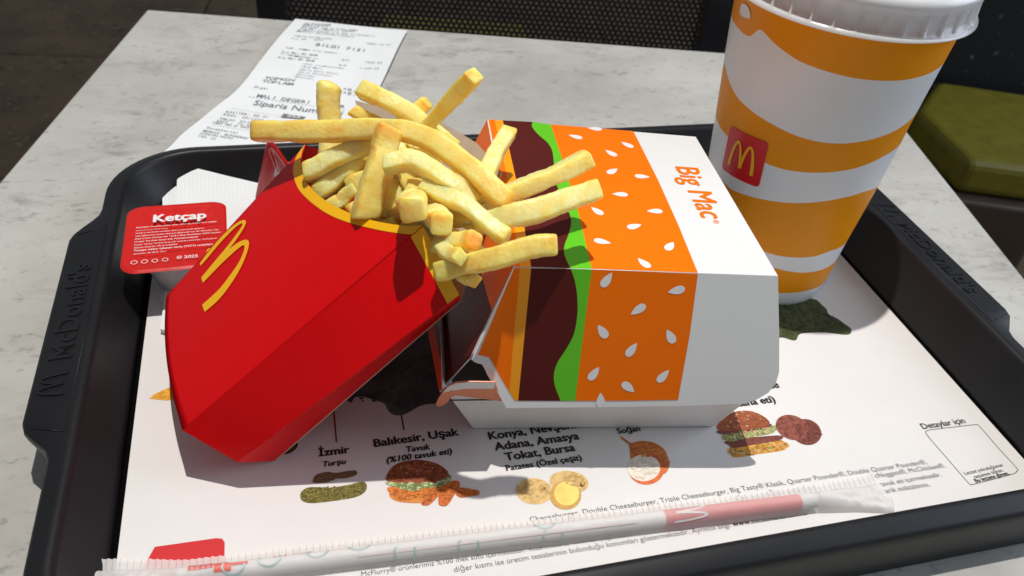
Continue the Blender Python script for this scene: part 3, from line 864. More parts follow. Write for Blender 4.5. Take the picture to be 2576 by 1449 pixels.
# ------------------------------------------------------------------ ketchup tubs
M_foil = mat('red_foil_lid', lin(205, 28, 22), 0.30, 0.5, var=.06, vscale=200)
M_tub = mat('white_tub_plastic', (.62, .62, .64, 1), 0.35, 0.5, sss=.3, trans=.15)
M_white = mat('white_print', (.82, .80, .80, 1), 0.5)
M_yel = mat('yellow_print', lin(250, 185, 20), 0.45)
def rr(w, d, r, n=8):
    P = []
    for cx, cy, a0 in ((w - r, r, -90), (w - r, d - r, 0), (r, d - r, 90), (r, r, 180)):
        for k in range(n + 1):
            t = math.radians(a0 + 90 * k / n); P.append((cx + r * math.cos(t), cy + r * math.sin(t)))
    return np.array(P)
def ketchup(o, ex, ey, w, d, h, label, words=True):
    """o: lid corner (near left), ex/ey: unit axes of the lid, h: depth of the tub"""
    ez = np.cross(ex, ey)
    L = lambda x, y, z=0.0: o + ex * x + ey * y + ez * z
    base = L(w / 2, d / 2, -h)
    t = thing('ketchup_tub', base, label, 'ketchup tub')
    outl = rr(w, d, .0065)
    c = np.array([w / 2, d / 2])
    rings = [1.0, .965, .93, .88, .80, .70, .55, .40, .25, .12]
    V, F = [], []
    n_ = len(outl)
    for q, s in enumerate(rings):
        for k, p in enumerate(outl):
            xy = c + (p - c) * s
            ang = math.atan2(xy[1] - c[1], xy[0] - c[0])
            z = 0
            if q == 0: z = -.0004 + .0005 * noise.noise(Vector((p[0] * 120, p[1] * 120, base[0] * 50)))
            if q == 2: z = .0004
            if q == 3: z = -.0002
            if .3 < s < .85: z = -.0009 * (1 - abs(s - .6) / .3) + .00042 * math.sin(ang * 34 + 3 * math.sin(ang * 5)) * max(0, 1 - abs(s - .72) / .16)
            if s <= .55: z = -.0010 - .0003 * (1 - s)
            V.append(L(xy[0], xy[1], z))
    for q in range(len(rings) - 1):
        F += [(q * n_ + k, q * n_ + (k + 1) % n_, (q + 1) * n_ + (k + 1) % n_, (q + 1) * n_ + k) for k in range(n_)]
    F.append(tuple((len(rings) - 1) * n_ + k for k in range(n_)))
    lid = obj('foil_lid', V, F, M_foil, t, True)
    # flange and tub below
    V, F = [], []
    prof = [(0.0003, -.0007), (.0012, -.0012), (.0052, -.0014), (.0062, -.0040), (.0105, -h + .003), (.0130, -h + .0006), (.016, -h)]
    for ins, z in prof:
        for p in rr(w - 2 * ins, d - 2 * ins, max(.002, .0065 - ins * .1) + (.004 if ins > .005 else 0)):
            V.append(L(p[0] + ins, p[1] + ins, z))
    for q in range(len(prof) - 1):
        F += [((q + 1) * n_ + k, (q + 1) * n_ + (k + 1) % n_, q * n_ + (k + 1) % n_, q * n_ + k) for k in range(n_)]
    F.append(tuple((len(prof) - 1) * n_ + k for k in range(n_))[::-1])
    obj('tub', V, F, M_tub, t, True)
    def put(body, x0, y0, x1, bold=0.0, m=M_white, hs=1.0):
        v, f = glyphs(body, bold)
        s = (x1 - x0) / (v[:, 0].max() - v[:, 0].min())
        P = [L(x0 + (q[0] - v[:, 0].min()) * s, y0 + q[1] * s * hs, .00075 + q[2] * 8e-6) for q in v]
        obj('printed_text', P, f, m, lid)
    if words:
        put('Ketçap', w * .27, d * .70, w * .80, .04)
        lines = ['İçindekiler: Domates püresi, şeker, sirke, tuz, aroma verici (doğal)', 'baharat aroması). Eser miktarda yumurta,', 'hardal ve süt ürünleri içerebilir. Serin ve kuru yerde saklayınız.',
                 'Gıda İşletmecisi: Anadolu Restoran İşletmeleri Ltd. Şti. Büyükdere Cad.', 'Özel Üretim Merkezi No: 122/9 A Blok Zincirlikuyu 34394 İstanbul', 'Üretici: Tat Gıda Sanayi A.Ş. Mustafakemalpaşa',
                 'Menşei: Türkiye. Tat Gıda Sanayi A.Ş. tarafından üretilmiştir, Tat Konserve', 'İşletme Onay No: TR-16-K-000405', 'Tavsiye edilen tüketim tarihi (TETT) ambalajın', 'üzerindedir. Net ağırlık: 18 g e']
        ends = [.90, .42, .78, .92, .94, .72, .90, .52, .86, .42]
        for i_, (s_, e_) in enumerate(zip(lines, ends)):
            put(s_, w * .115, d * (.625 - .043 * i_), w * e_, .012)
        put('© 2025', w * .52, d * .12, w * .72, .01)
        for k_ in range(4):
            ring = [((.13 + .095 * k_) * w + .0013 * math.cos(t_), d * .125 + .0013 * math.sin(t_)) for t_ in np.linspace(0, 2 * math.pi, 7 if k_ > 1 else 16, endpoint=False)]
            cx, cy = (.13 + .095 * k_) * w, d * .125
            V = []
            for q in ring:
                V += [L(q[0], q[1], .00075), L(cx + (q[0] - cx) * .80, cy + (q[1] - cy) * .80, .00075)]
            m_ = len(ring)
            obj('recycling_mark', V, [(2 * i, 2 * ((i + 1) % m_), 2 * ((i + 1) % m_) + 1, 2 * i + 1) for i in range(m_)], M_white, lid)
        v, f = arches(3)
        obj('printed_mark', [L(w * .79 + q[0] * .0072, d * .105 + q[1] * .0062, .00085) for q in v], f, M_yel, lid)
    else:
        put('Ketçap', w * .27, d * .70, w * .80, .04)
    return t
zl = .0235
tl_, tr_, bl_ = U(330, 520, zl), U(577, 502, zl), U(299, 690, zl)
ex = tr_ - tl_; ex /= np.linalg.norm(ex); ey = tl_ - bl_; ey -= ex * np.dot(ex, ey); ey /= np.linalg.norm(ey)
ketchup(bl_, ex, ey, np.linalg.norm(tr_ - tl_) * 1.0, np.linalg.norm(tl_ - bl_), zl - .0004, 'ketchup tub with red foil lid standing flat beside the carton')
# second tub, tipped on its side behind the carton
q0, q1, q2 = U(637, 512, .0075), U(668, 363, .047), U(722, 413, .0455)
ey = q1 - q0; h_ = np.linalg.norm(ey); ey /= h_
ex = q2 - q1; ex -= ey * np.dot(ex, ey); ex /= np.linalg.norm(ex)
KT2 = (q0, ex, ey)
ketchup(q0 + ey * (h_ - .0485) * 0, ex, ey, .041, .0485, .021, 'ketchup tub with red foil lid tipped on edge behind the carton', False)

# ------------------------------------------------------------------ burger box
M_card = mat('white_coated_card', (.80, .80, .80, 1), 0.34, 0.5, var=.012, vscale=40)
M_cardin = mat('brown_card_inside', (.10, .075, .06, 1), 0.8)
M_or = mat('orange_card_print', lin(255, 118, 1), 0.38, 0.16, var=.03, vscale=50)
M_am = mat('amber_card_print', lin(252, 160, 4), 0.32, 0.5, var=.03, vscale=50)
M_br = mat('brown_card_print', lin(86, 28, 24), 0.42, 0.15, var=.05, vscale=50)
M_gn = mat('green_card_print', lin(96, 198, 24), 0.32, 0.5, var=.03, vscale=50)
M_ro = mat('rust_card_print', lin(230, 80, 14), 0.45, 0.12)
M_pk = mat('salmon_card_print', lin(232, 140, 100), 0.4, 0.5)
ZTOP = .079
bA, bB, bC, bD = U(1226, 301, ZTOP), U(1750, 344, ZTOP), U(1957, 694, ZTOP), U(1292, 671, ZTOP)
plTop = (bD, np.array([0, 0, 1.]))
bE = U(1276, 1023, .0295)
plNear = plane3(bD, bC, bE)
plLeft = plane3(bA, bD, U(1122, 973, .034))
N0, N1 = U(1191, 1077, .0006), U(1797, 1072, .0006)
bx = N1 - N0; BW = np.linalg.norm(bx); bx /= BW
by = np.array([-bx[1], bx[0], 0])
bcen = N0 + bx * BW / 2 + by * .05
burger = thing('burger_box', (bcen[0], bcen[1], .0004), 'closed cardboard burger box printed with orange bun and sesame seeds', 'burger box')
def card(name, P, n, m=M_card, th=.00045, parent=None):
    o = obj(name, P, poly_faces(P, n), m, parent or burger)
    s = o.modifiers.new('thickness', 'SOLIDIFY'); s.thickness = th; s.offset = -1
    return o
top_panel = card('top_panel', [bA, bD, bC, bB], plTop[1])
near_px = [(1292, 671)] + [zE(*q) for q in ((442, 762), (458, 788), (490, 800), (526, 808), (545, 838), (575, 905), (640, 1010), (735, 1184))] + \
          [zB(*q) for q in ((700, 1307), (1100, 1301), (1385, 1291), (1440, 1272), (1490, 1242), (1523, 1200), (1537, 1150), (1538, 1000))] + [(1957, 694)]
side_near = card('side_panel', [UP(*q, plNear) for q in near_px], plNear[1])
lowL = UP(*zE(165, 1045), plLeft); backL = bA + (lowL - bD)
left_poly = [bA, UP(*PX(backL), plLeft), UP(*zE(52, 470), plLeft), UP(*zE(165, 1045), plLeft), UP(*zE(215, 985), plLeft), UP(*zE(250, 945), plLeft), UP(*zE(420, 757), plLeft), UP(*zE(436, 770), plLeft), bD]
side_left = card('side_panel', left_poly, plLeft[1])
lowC = UP(*zB(1538, 1120), plNear)
outR = np.cross(bB - bC, [0, 0, 1.]); outR /= np.linalg.norm(outR)
if np.dot(outR, bx) < 0: outR = -outR
rC = UP(*zB(1538, 1010), plNear); rB = bB + (rC - bC) + outR * .001
nr_ = np.cross(rC - bC, bB - bC); nr_ /= np.linalg.norm(nr_)
card('side_panel', [bC, rC, rB, bB], nr_ if np.dot(nr_, outR) > 0 else -nr_)
outB = by
kA = bA + by * .014 - bx * .012 + [0, 0, -.046]; kB = bB + by * .014 + bx * .012 + [0, 0, -.046]
nb_ = np.cross(bB - bA, kA - bA); nb_ /= np.linalg.norm(nb_)
card('hinge_panel', [bA, bB, kB, kA], nb_ if np.dot(nb_, by) > 0 else -nb_)
# prints on the top panel
def top_edge(u0, u1, n=2): return [zB(*u0), zB(*u1)]
wave_top = [(443, 41), (440, 62), (468, 97), (508, 132), (529, 168), (536, 215), (540, 280), (560, 350), (598, 430), (614, 480), (604, 535), (585, 585), (583, 625), (598, 665), (611, 690)]
wt = [tuple(q) for q in smooth_line(wave_top, 5)]
go_top = [(522, 52), (577, 215), (648, 452), (690, 635), (705, 692)]
g3 = lambda name, pts, pl, m, par, e=.00012: printed(name, [zB(*q) for q in pts], pl, m, par, e)
g3('orange_stripe', [(246, 30), (274, 32), (330, 290), (386, 684), (361, 683), (300, 290)], plTop, M_or, top_panel)
g3('amber_stripe', [(274, 32), (310, 34), (372, 310), (436, 685), (386, 684), (330, 290)], plTop, M_am, top_panel)
g3('brown_patty', [(310, 34), (372, 310), (436, 685)] + wt[::-1], plTop, M_br, top_panel)
g3('green_lettuce', wt + go_top[::-1], plTop, M_gn, top_panel)
g3('orange_bun', go_top + [(1176, 710), (1090, 500), (1000, 300), (890, 82)], plTop, M_or, top_panel)
# near side
wave_n = [(612, 692), (630, 745), (641, 820), (640, 905), (624, 985), (590, 1050), (556, 1102), (538, 1152), (540, 1205), (558, 1255), (567, 1278)]
wn = [tuple(q) for q in smooth_line(wave_n, 5)]
g3('orange_stripe', [(361, 688), (386, 688), (362, 960), (339, 1238), (250, 1084), (200, 1074), (285, 870)], plNear, M_or, side_near)
g3('amber_stripe', [(386, 688), (436, 689), (405, 1000), (378, 1277), (363, 1276), (339, 1238), (362, 960)], plNear, M_am, side_near)
g3('brown_patty', [(436, 689), (405, 1000), (378, 1277)] + wn[::-1], plNear, M_br, side_near)
g3('green_lettuce', wn + [(632, 1278), (655, 1082), (681, 880), (705, 694)], plNear, M_gn, side_near)
g3('orange_bun', [(705, 694), (681, 880), (655, 1082), (632, 1278), (860, 1277), (1088, 1273), (1140, 985), (1176, 714)], plNear, M_or, side_near)
def seed(c, tip, pl, par, L_=46, W_=12.5):
    c, tip = np.array(c, float), np.array(tip, float)
    a, b = UP(*zB(*c), pl), UP(*zB(*tip), pl)
    ax = (b - a); Lw = np.linalg.norm(ax); ax /= Lw; ay = np.cross(pl[1], ax)
    S = .0031
    P = []
    for t in np.linspace(0, 2 * math.pi, 26, endpoint=False):
        x = math.cos(t); y = .62 * math.sin(t) * abs(math.sin(t / 2)) ** .9
        P.append(a + ax * x * S * .95 + ay * y * S + pl[1] * .00022)
    obj('sesame_seed', P, poly_faces(P, pl[1]), M_white, par)
for c_, t_ in (((632, 107), (612, 102)), ((862, 143), (845, 135)), ((790, 180), (772, 170)), ((797, 260), (812, 252)), ((929, 284), (945, 285)), ((830, 363), (807, 362)),
               ((728, 437), (710, 425)), ((984, 438), (960, 438)), ((894, 505), (914, 500)), ((752, 573), (778, 578)), ((1052, 593), (1065, 578)), ((936, 668), (916, 652)), ((718, 72), (700, 70))):
    seed(c_, t_, plTop, top_panel)
for c_, t_ in (((772, 740), (788, 717)), ((1080, 787), (1052, 793)), ((910, 873), (887, 888)), ((752, 969), (737, 947)), ((1054, 991), (1042, 968)), ((882, 1050), (897, 1030)),
               ((715, 1156), (730, 1136)), ((1022, 1167), (1040, 1147)), ((867, 1217), (887, 1233)), ((744, 1274), (744, 1260))):
    seed(c_, t_, plNear, side_near)
text_on('printed_text', 'Big Mac', zB(1075, 238), zB(1196, 470), plTop, M_or, top_panel, .018, .12, hs=1.12)
text_on('printed_text', '®', zB(1240, 476), zB(1248, 492), plTop, M_or, top_panel, .0)
# left side
g4 = lambda name, pts, m, e=.00012: printed(name, [zE(*q) for q in pts], plLeft, m, side_left, e)
Aw, Dw = PX(bA), PX(bD)
mid = lambda P, Q, t: tuple(PX(np.array(P) * (1 - t) + np.array(Q) * t))
fold = [UP(*zE(612, 352), plLeft)]
bandA = bA + (backL - bA) * .30; bandD = bD + (lowL - bD) * .33
def lpoly(name, P, m): 
    P = [p + plLeft[1] * .00013 for p in P]; obj(name, P, poly_faces(P, plLeft[1]), m, side_left)
lpoly('orange_stripe', [bA, bandA, UP(*zE(530, 60), plLeft), UP(*zE(612, 350), plLeft), bD], M_or)
r1, r2 = UP(*zE(110, 440), plLeft), UP(*zE(212, 975), plLeft)
lpoly('brown_patty', [bandA, bA + (backL - bA) * .86, r1, r2, UP(*zE(250, 940), plLeft), UP(*zE(425, 752), plLeft), UP(*zE(612, 350), plLeft), UP(*zE(530, 60), plLeft)], M_br)
lpoly('rust_stripe', [bA + (backL - bA) * .86, UP(*PX(backL), plLeft), UP(*zE(55, 470), plLeft), UP(*zE(163, 1040), plLeft), r2, r1], M_ro)
# lower half
FL, HZ = .0135, .0365
DEP = .098
lo4 = [N0, N1, N1 + by * DEP, N0 + by * DEP]
hi4 = [N0 - bx * FL - by * FL, N1 + bx * .0085 - by * FL * .86, N1 + bx * .0085 + by * (DEP + FL), N0 - bx * FL + by * (DEP + FL)]
hi4 = [h + np.array([0, 0, HZ]) for h in hi4]
base_o = obj('lower_tray', lo4 + hi4, [(3, 2, 1, 0), (0, 1, 5, 4), (1, 2, 6, 5), (2, 3, 7, 6), (3, 0, 4, 7)], M_card, burger)
sm_ = base_o.modifiers.new('thickness', 'SOLIDIFY'); sm_.thickness = .0005; sm_.offset = -1
pls = plane3(N0, N1, hi4[0])
ear = [(690, 1105), (320, 1056), (296, 1056), (262, 1070), (235, 1110), (200, 1136), (150, 1142), (133, 1120), (150, 1080), (190, 1020), (240, 972), (300, 945), (400, 937), (640, 940)]
P = [UP(*zE(*q), pls) + pls[1] * .0009 for q in ear]
P = [p + np.array([0, 0, 0]) - by * .012 * max(0, -(p - N0) @ bx - .012) * 20 for p in P]
ear_o = obj('corner_flap', P, poly_faces(P, pls[1]), M_pk, burger)
s_ = ear_o.modifiers.new('thickness', 'SOLIDIFY'); s_.thickness = .0004; s_.offset = -1
Pw = [UP(*zE(*q), pls) + pls[1] * .0011 for q in [(640, 940), (400, 937), (300, 945), (240, 972), (190, 1020), (260, 1012), (380, 992), (630, 990)]]
Pw = [p - by * .012 * max(0, -(p - N0) @ bx - .012) * 20 for p in Pw]
obj('white_border', Pw, poly_faces(Pw, pls[1]), M_card, ear_o)
inner = [h - np.array([0, 0, .002]) for h in hi4]
obj('inner_floor', [p * .0 + (lo4[i] * .25 + inner[i] * .75) for i, p in enumerate(lo4)], [(0, 1, 2, 3)], M_cardin, burger)

# ------------------------------------------------------------------ cup
UX, UY, RB, RT, HC, RL = 0.22271, 0.2848, 0.03286, 0.04435, 0.13553, 0.04862
HTOP = HC + .004
def rcone(h): return RB + (RT - RB) * h / HC
M_cup = mat('white_cup_card', (.80, .80, .81, 1), 0.38, 0.5, var=.01, vscale=60)
M_cupo = mat('amber_cup_print', lin(240, 150, 8), 0.40, 0.22, var=.03, vscale=60)
def on_cone(px):
    d = ray(*px)
    k = (RT - RB) / HC
    # (x-ux)^2+(y-uy)^2=(RB+k z)^2
    o = CPOS - [UX, UY, 0]
    A_ = d[0] ** 2 + d[1] ** 2 - (k * d[2]) ** 2
    B_ = 2 * (o[0] * d[0] + o[1] * d[1] - (RB + k * o[2]) * k * d[2])
    C_ = o[0] ** 2 + o[1] ** 2 - (RB + k * o[2]) ** 2
    D_ = B_ * B_ - 4 * A_ * C_
    if D_ < 0: D_ = 0
    t = (-B_ - math.sqrt(D_)) / (2 * A_)
    p = o + d * t
    return math.atan2(p[1], p[0]), p[2]
bounds = [
    [(610, 1318), (550, 1340), (480, 1353), (415, 1355)],
    [(680, 1200), (600, 1250), (520, 1262), (450, 1255), (395, 1240)],
    [(730, 1115), (650, 1160), (580, 1187), (500, 1193), (400, 1181), (350, 1166)],
    [(855, 868), (800, 889), (700, 917), (600, 935), (500, 942), (400, 935), (300, 915), (200, 882), (168, 858)],
    [(965, 672), (900, 718), (850, 745), (750, 783), (650, 800), (550, 802), (450, 790), (360, 762), (260, 705), (180, 640), (140, 590)],
    [(1040, 530), (1000, 568), (900, 625), (800, 655), (700, 668), (600, 660), (500, 635), (400, 590), (300, 530), (220, 455), (185, 390), (165, 320)],
    [(1150, 315), (1100, 345), (1000, 372), (900, 376), (750, 362), (600, 325), (500, 285), (400, 215), (350, 165), (330, 142), (315, 138), (302, 143), (292, 162), (276, 174), (250, 165), (217, 132), (195, 90)],
]
NT = 360
ths = np.linspace(-math.pi, math.pi, NT, endpoint=False)
curves = []
for bl in bounds:
    A_ = np.array([on_cone(zC(*q)) for q in bl])
    a = A_[:, 0]
    a0 = math.atan2(CPOS[1] - UY, CPOS[0] - UX)            # direction to the camera
    rel = (a - a0 + math.pi) % (2 * math.pi) - math.pi
    o_ = np.argsort(rel); rel, hh = rel[o_], A_[o_, 1]
    # close the curve smoothly round the back
    rr_ = np.concatenate([rel, [rel[0] + 2 * math.pi]]); hh_ = np.concatenate([hh, [hh[0]]])
    relt = (ths - a0 - rel[0]) % (2 * math.pi) + rel[0]
    hcv = np.interp(relt, rr_, hh_)
    ker = np.ones(5) / 5
    hcv = np.convolve(np.concatenate([hcv[-2:], hcv, hcv[:2]]), ker, 'valid')
    curves.append(hcv)
levels = [np.zeros(NT)] + curves + [np.full(NT, HTOP)]
for i in range(1, len(levels)):
    levels[i] = np.maximum(levels[i], levels[i - 1] + .0004)
levels[-1][:] = HTOP
for i in range(len(levels) - 2, 0, -1):
    levels[i] = np.minimum(levels[i], levels[i + 1] - .0004)
cup = thing('drink_cup', (UX, UY, .0003), 'tall paper drink cup with amber wavy bands and clear white lid', 'cup')
V, F, I = [], [], []
rows_ = []
SUB = 5
for li in range(len(levels) - 1):
    for s in range(SUB):
        rows_.append((levels[li] + (levels[li + 1] - levels[li]) * s / SUB, li))
rows_.append((levels[-1], len(levels) - 2))
def cp(th, h, e=0.0):
    r = rcone(h) + e
    # faint dents so that the outline is not ruler straight
    r += .00018 * math.sin(3 * th + h * 60) + .00012 * math.sin(7 * th - h * 90)
    return (UX + r * math.cos(th), UY + r * math.sin(th), h + .0003)
for hv, li in rows_:
    V += [cp(ths[k], hv[k]) for k in range(NT)]
for i in range(len(rows_) - 1):
    for k in range(NT):
        F.append((i * NT + k, i * NT + (k + 1) % NT, (i + 1) * NT + (k + 1) % NT, (i + 1) * NT + k))
        I.append(1 if rows_[i][1] % 2 == 1 else 0)
cw = obj('cup_wall', V, F, [M_cup, M_cupo], cup, True, I)
obj('cup_bottom', [cp(t, 0.004, -.001) for t in ths], [tuple(range(NT))], M_cup, cup)
obj('bottom_rim', *grid(np.array([[cp(t, h, e) for t in np.append(ths, ths[:1])] for h, e in ((.0, -.0012), (-.0002, -.0002), (.0012, .0003), (.003, .0002))])), M_cup, cup, True)
# red badge
cor = [np.array(on_cone(zC(*q))) for q in ((147, 780), (318, 868), (364, 662), (190, 580))]
for i in range(4):
    cor[i][0] = a0 + ((cor[i][0] - a0 + math.pi) % (2 * math.pi) - math.pi)
def bad(u, v, e):
    q = (cor[0] * (1 - u) + cor[1] * u) * (1 - v) + (cor[3] * (1 - u) + cor[2] * u) * v
    return cp(q[0], q[1], e)
NB = 28
V, F = [], []
oc = rr(1.0, 1.0, .09, 6)
oc = np.array([a_ + (b_ - a_) * k_ / 10 for a_, b_ in zip(oc, np.roll(oc, -1, 0)) for k_ in range(10 if np.linalg.norm(b_ - a_) > .1 else 1)])
sq = []
for s in np.linspace(1, 0.02, 12):
    sq.append([bad(.5 + (p[0] - .5) * s, .5 + (p[1] - .5) * s, .0003) for p in oc])
n_ = len(oc)
V = [p for r_ in sq for p in r_]
F = [(i * n_ + k, i * n_ + (k + 1) % n_, (i + 1) * n_ + (k + 1) % n_, (i + 1) * n_ + k) for i in range(len(sq) - 1) for k in range(n_)]
badge = obj('red_badge', V, F, mat('red_badge_print', lin(214, 26, 32), .4), cup)
v, f = arches(4)
obj('printed_mark', [bad(.17 + q[0] * .66, .20 + q[1] * .60, .0006) for q in v], f, M_yel, badge)
# pale drop in the top band
dr_ = [on_cone(zC(*q)) for q in smooth_line([(240, 20), (262, 30), (275, 60), (274, 88), (255, 86), (235, 75), (230, 50)], 4, True)]
P = [cp(a_, h_, .0003) for a_, h_ in dr_]
obj('printed_drop', P, [tuple(range(len(P)))], M_cup, cw)
# lid: flared skirt with ribs, rolled ring, sunken top with raised marks
M_lid = mat('translucent_lid', (.78, .80, .82, 1), 0.22, 0.5, sss=.25, trans=.30)
NL = 288
def ribbed(th, e):
    return e * max(0, math.cos(th * 36)) ** 8
prof = [(RL, HC, 0), (RL - .0001, HC + .0006, 0), (RL - .0010, HC + .0014, 0), (RL - .0022, HC + .0020, .0010), (RL - .0026, HC + .0060, .0011), (RL - .0026, HC + .0085, .0010),
        (RL - .0016, HC + .0102, 0), (RL - .0012, HC + .0122, 0), (RL - .0018, HC + .0138, 0), (RL - .0034, HC + .0147, 0), (RL - .0052, HC + .0143, 0), (RL - .0064, HC + .0128, 0),
        (RL - .0070, HC + .0095, 0), (RL - .0080, HC + .0086, 0), (RL - .014, HC + .0086, 0), (RL - .016, HC + .0092, 0), (RL - .026, HC + .0094, 0), (.012, HC + .0094, 0)]
V, F = [], []
for r_, z_, e_ in prof:
    V += [(UX + (r_ + ribbed(t, e_)) * math.cos(t), UY + (r_ + ribbed(t, e_)) * math.sin(t), z_) for t in np.linspace(0, 2 * math.pi, NL, endpoint=False)]
for i in range(len(prof) - 1):
    F += [(i * NL + k, i * NL + (k + 1) % NL, (i + 1) * NL + (k + 1) % NL, (i + 1) * NL + k) for k in range(NL)]
F.append(tuple((len(prof) - 1) * NL + k for k in range(NL)))
lid_o = obj('cup_lid', V, F, M_lid, cup, True)
for k in range(16):
    t = k * 2 * math.pi / 16 + .1
    parts = []
    for j in range(4):
        tt = t + j * .062
        rI, rO = .030, .0375 - .002 * (j % 2)
        parts.append(tube([(UX + rI * math.cos(tt), UY + rI * math.sin(tt), HC + .0093), (UX + rO * math.cos(tt + .04), UY + rO * math.sin(tt + .04), HC + .0092)], .0006, 6))
    obj('raised_mark', *join(*parts), M_lid, lid_o, True)

# ------------------------------------------------------------------ fries carton
M_red = mat('red_coated_card', lin(214, 1, 7), 0.34, 0.24, var=.03, vscale=30, bump=.03, bscale=160)
M_band = mat('yellow_card_print', lin(252, 188, 12), 0.36, 0.45)
M_inner = mat('uncoated_card_inside', (.52, .40, .29, 1), 0.8, 0.2, var=.08, vscale=80)
cP1 = U(458, 1082, .022); cQ1 = U(*zF(1085, 996), .0905)
cP0 = U(418, 745, .026)
plF = plane3(cP0, cP1, cQ1)
nF = plF[1]
cQ0 = UP(*zF(368, 498), plF)
cP2 = U(598, 1163, .0125)
cQ2 = U(1156, 742, .0795)
plG = plane3(cQ1, cQ2, cP1)
cP3 = U(690, 1160, .0012)
ax_ = (cQ1 + cQ0 - cP0 - cP1); ax_ /= np.linalg.norm(ax_)
lat = cP1 - cP0; lat /= np.linalg.norm(lat)                      # left -> right across the front
cQ3 = U(1158, 756, .060)
cQ4 = cQ0 - nF * .042 - lat * .002 + ax_ * .004
cP4 = cP0 - nF * .029
print('carton', cP0, cQ0, cQ1, cQ2, cQ3, cQ4, cP3, cP4, 'nF', nF, [PX(q).round() for q in (cQ3, cQ4, cP4)])
fries_base = (cP3 + cP4 + cQ3 + cQ4) / 4
carton = thing('fries_carton', (cP1[0] + .02, cP1[1] + .02, .0012), 'red cardboard fries carton with yellow arched mark, leaning on the box', 'fries carton')
def cardp(name, P, n, m, th=.0004):
    o = obj(name, P, poly_faces(P, n), [m, M_inner], carton)
    s = o.modifiers.new('thickness', 'SOLIDIFY'); s.thickness = th; s.offset = -1
    s.material_offset = 1; s.material_offset_rim = 0
    return o
scoop_px = [zF(*q) for q in ((1085, 994), (1000, 1000), (880, 990), (750, 965), (640, 925), (530, 868), (430, 782), (375, 700), (352, 610), (355, 545), (370, 498))]
sc = [tuple(q) for q in smooth_line(scoop_px, 4)]
bot_px = [(418, 745), (419, 830), (426, 915), (440, 1000), (452, 1052), (458, 1082)]
bp2 = [tuple(q) for q in smooth_line(bot_px, 4)]
axF = (cQ0 + cQ1 - cP0 - cP1) / 2; LF = np.linalg.norm(axF); axF /= LF
ltF = np.cross(nF, axF)
cF = (cP0 + cP1) / 2
wP, wQ = np.linalg.norm(cP1 - cP0), np.linalg.norm(cQ1 - cQ0)
def bow(q, e=0.0):
    """the card of the front bulges gently between its two folds"""
    d = q - cF
    y = d @ axF / LF
    wl_ = wP + (wQ - wP) * y
    t = min(1, abs(d @ ltF) / (wl_ / 2))
    return q + nF * (e + .0026 * (1 - t * t) * (.35 + .65 * max(0, min(1, y + .15))))
gb = np.array(bp2); gs = np.array(sc)[::-1]
def along(A_, t):
    i = t * (len(A_) - 1); k = min(int(i), len(A_) - 2); return A_[k] * (1 - (i - k)) + A_[k + 1] * (i - k)
G = np.array([[bow(UP(*(along(gb, u_) * (1 - v_) + along(gs, u_) * v_), plF)) for u_ in np.linspace(0, 1, 41)] for v_ in np.linspace(0, 1, 31)])
gv, gf = grid(G)
q_ = gf[0]
if np.dot(np.cross(gv[q_[1]] - gv[q_[0]], gv[q_[2]] - gv[q_[0]]), nF) < 0: gf = [ff[::-1] for ff in gf]
front = obj('front_panel', gv, gf, [M_red, M_inner], carton, True)
s = front.modifiers.new('thickness', 'SOLIDIFY'); s.thickness = .0004; s.offset = -1; s.material_offset = 1; s.material_offset_rim = 0
# yellow band along the scoop, as wide in the card as the photo shows
inn_px = [zF(*q) for q in ((1024, 1047), (960, 1046), (820, 1029), (650, 990), (530, 940), (430, 868), (352, 788), (313, 700), (305, 640), (322, 565), (366, 500))]
inn = [tuple(q) for q in smooth_line(inn_px, 4)]
gi = np.array(inn)[::-1]
obj('yellow_band', *grid(np.array([[bow(UP(*(along(gi, u_) * (1 - v_) + along(gs, u_) * v_), plF), .00018) for u_ in np.linspace(0, 1, 60)] for v_ in np.linspace(0, 1, 5)])), M_band, front, True)
# mark: two arches
out_ = [(838, 1008), (900, 920), (1000, 800), (1100, 700), (1180, 645), (1230, 627), (1255, 640), (1250, 680), (1225, 730), (1180, 800), (1115, 890)]
out2 = [(1180, 842), (1230, 820), (1270, 812), (1295, 830), (1297, 870), (1280, 940), (1240, 1040), (1180, 1150), (1080, 1290), (1000, 1375), (905, 1452)]
in2 = [(880, 1388), (960, 1320), (1050, 1235), (1150, 1105), (1210, 1015), (1248, 930), (1258, 882), (1248, 862), (1218, 876), (1150, 930), (1050, 1020), (960, 1110), (880, 1190)]
in1 = [(862, 1140), (930, 1060), (1000, 975), (1090, 868), (1160, 775), (1205, 710), (1222, 675), (1220, 657), (1203, 662), (1160, 690), (1100, 745), (1010, 840), (920, 950), (848, 1032)]
mk = smooth_line(out_, 4) + smooth_line(out2, 4) + smooth_line(in2, 4) + smooth_line(in1, 4)
P = [UP(*zK(*q), plF) for q in mk]
obj('printed_mark', [bow(q, .00032) for q in P], poly_faces(P, nF), M_yel, front)
def gpt(u_, v_, e=0.0):
    q = (cP1 * (1 - u_) + cP2 * u_) * (1 - v_) + (cQ1 * (1 - u_) + cQ2 * u_) * v_
    nn = np.cross((cP2 - cP1) * (1 - v_) + (cQ2 - cQ1) * v_, (cQ1 - cP1) * (1 - u_) + (cQ2 - cP2) * u_); nn /= np.linalg.norm(nn)
    if np.dot(nn, CPOS - q) < 0: nn = -nn
    return q + nn * (e - .0006 * math.sin(math.pi * u_) * math.sin(math.pi * v_))
obj('card_edge', *tube([UP(*q, plF) - nF * .0002 for q in bp2[:-3]], .00028, 6), mat('cream_card_edge', (.75, .66, .50, 1), .8), front, True)
gus = obj('gusset_panel', *grid(np.array([[gpt(u_, v_) for u_ in np.linspace(0, 1, 10)] for v_ in np.linspace(0, 1, 24)])), M_red, carton, True)
t_ = .075
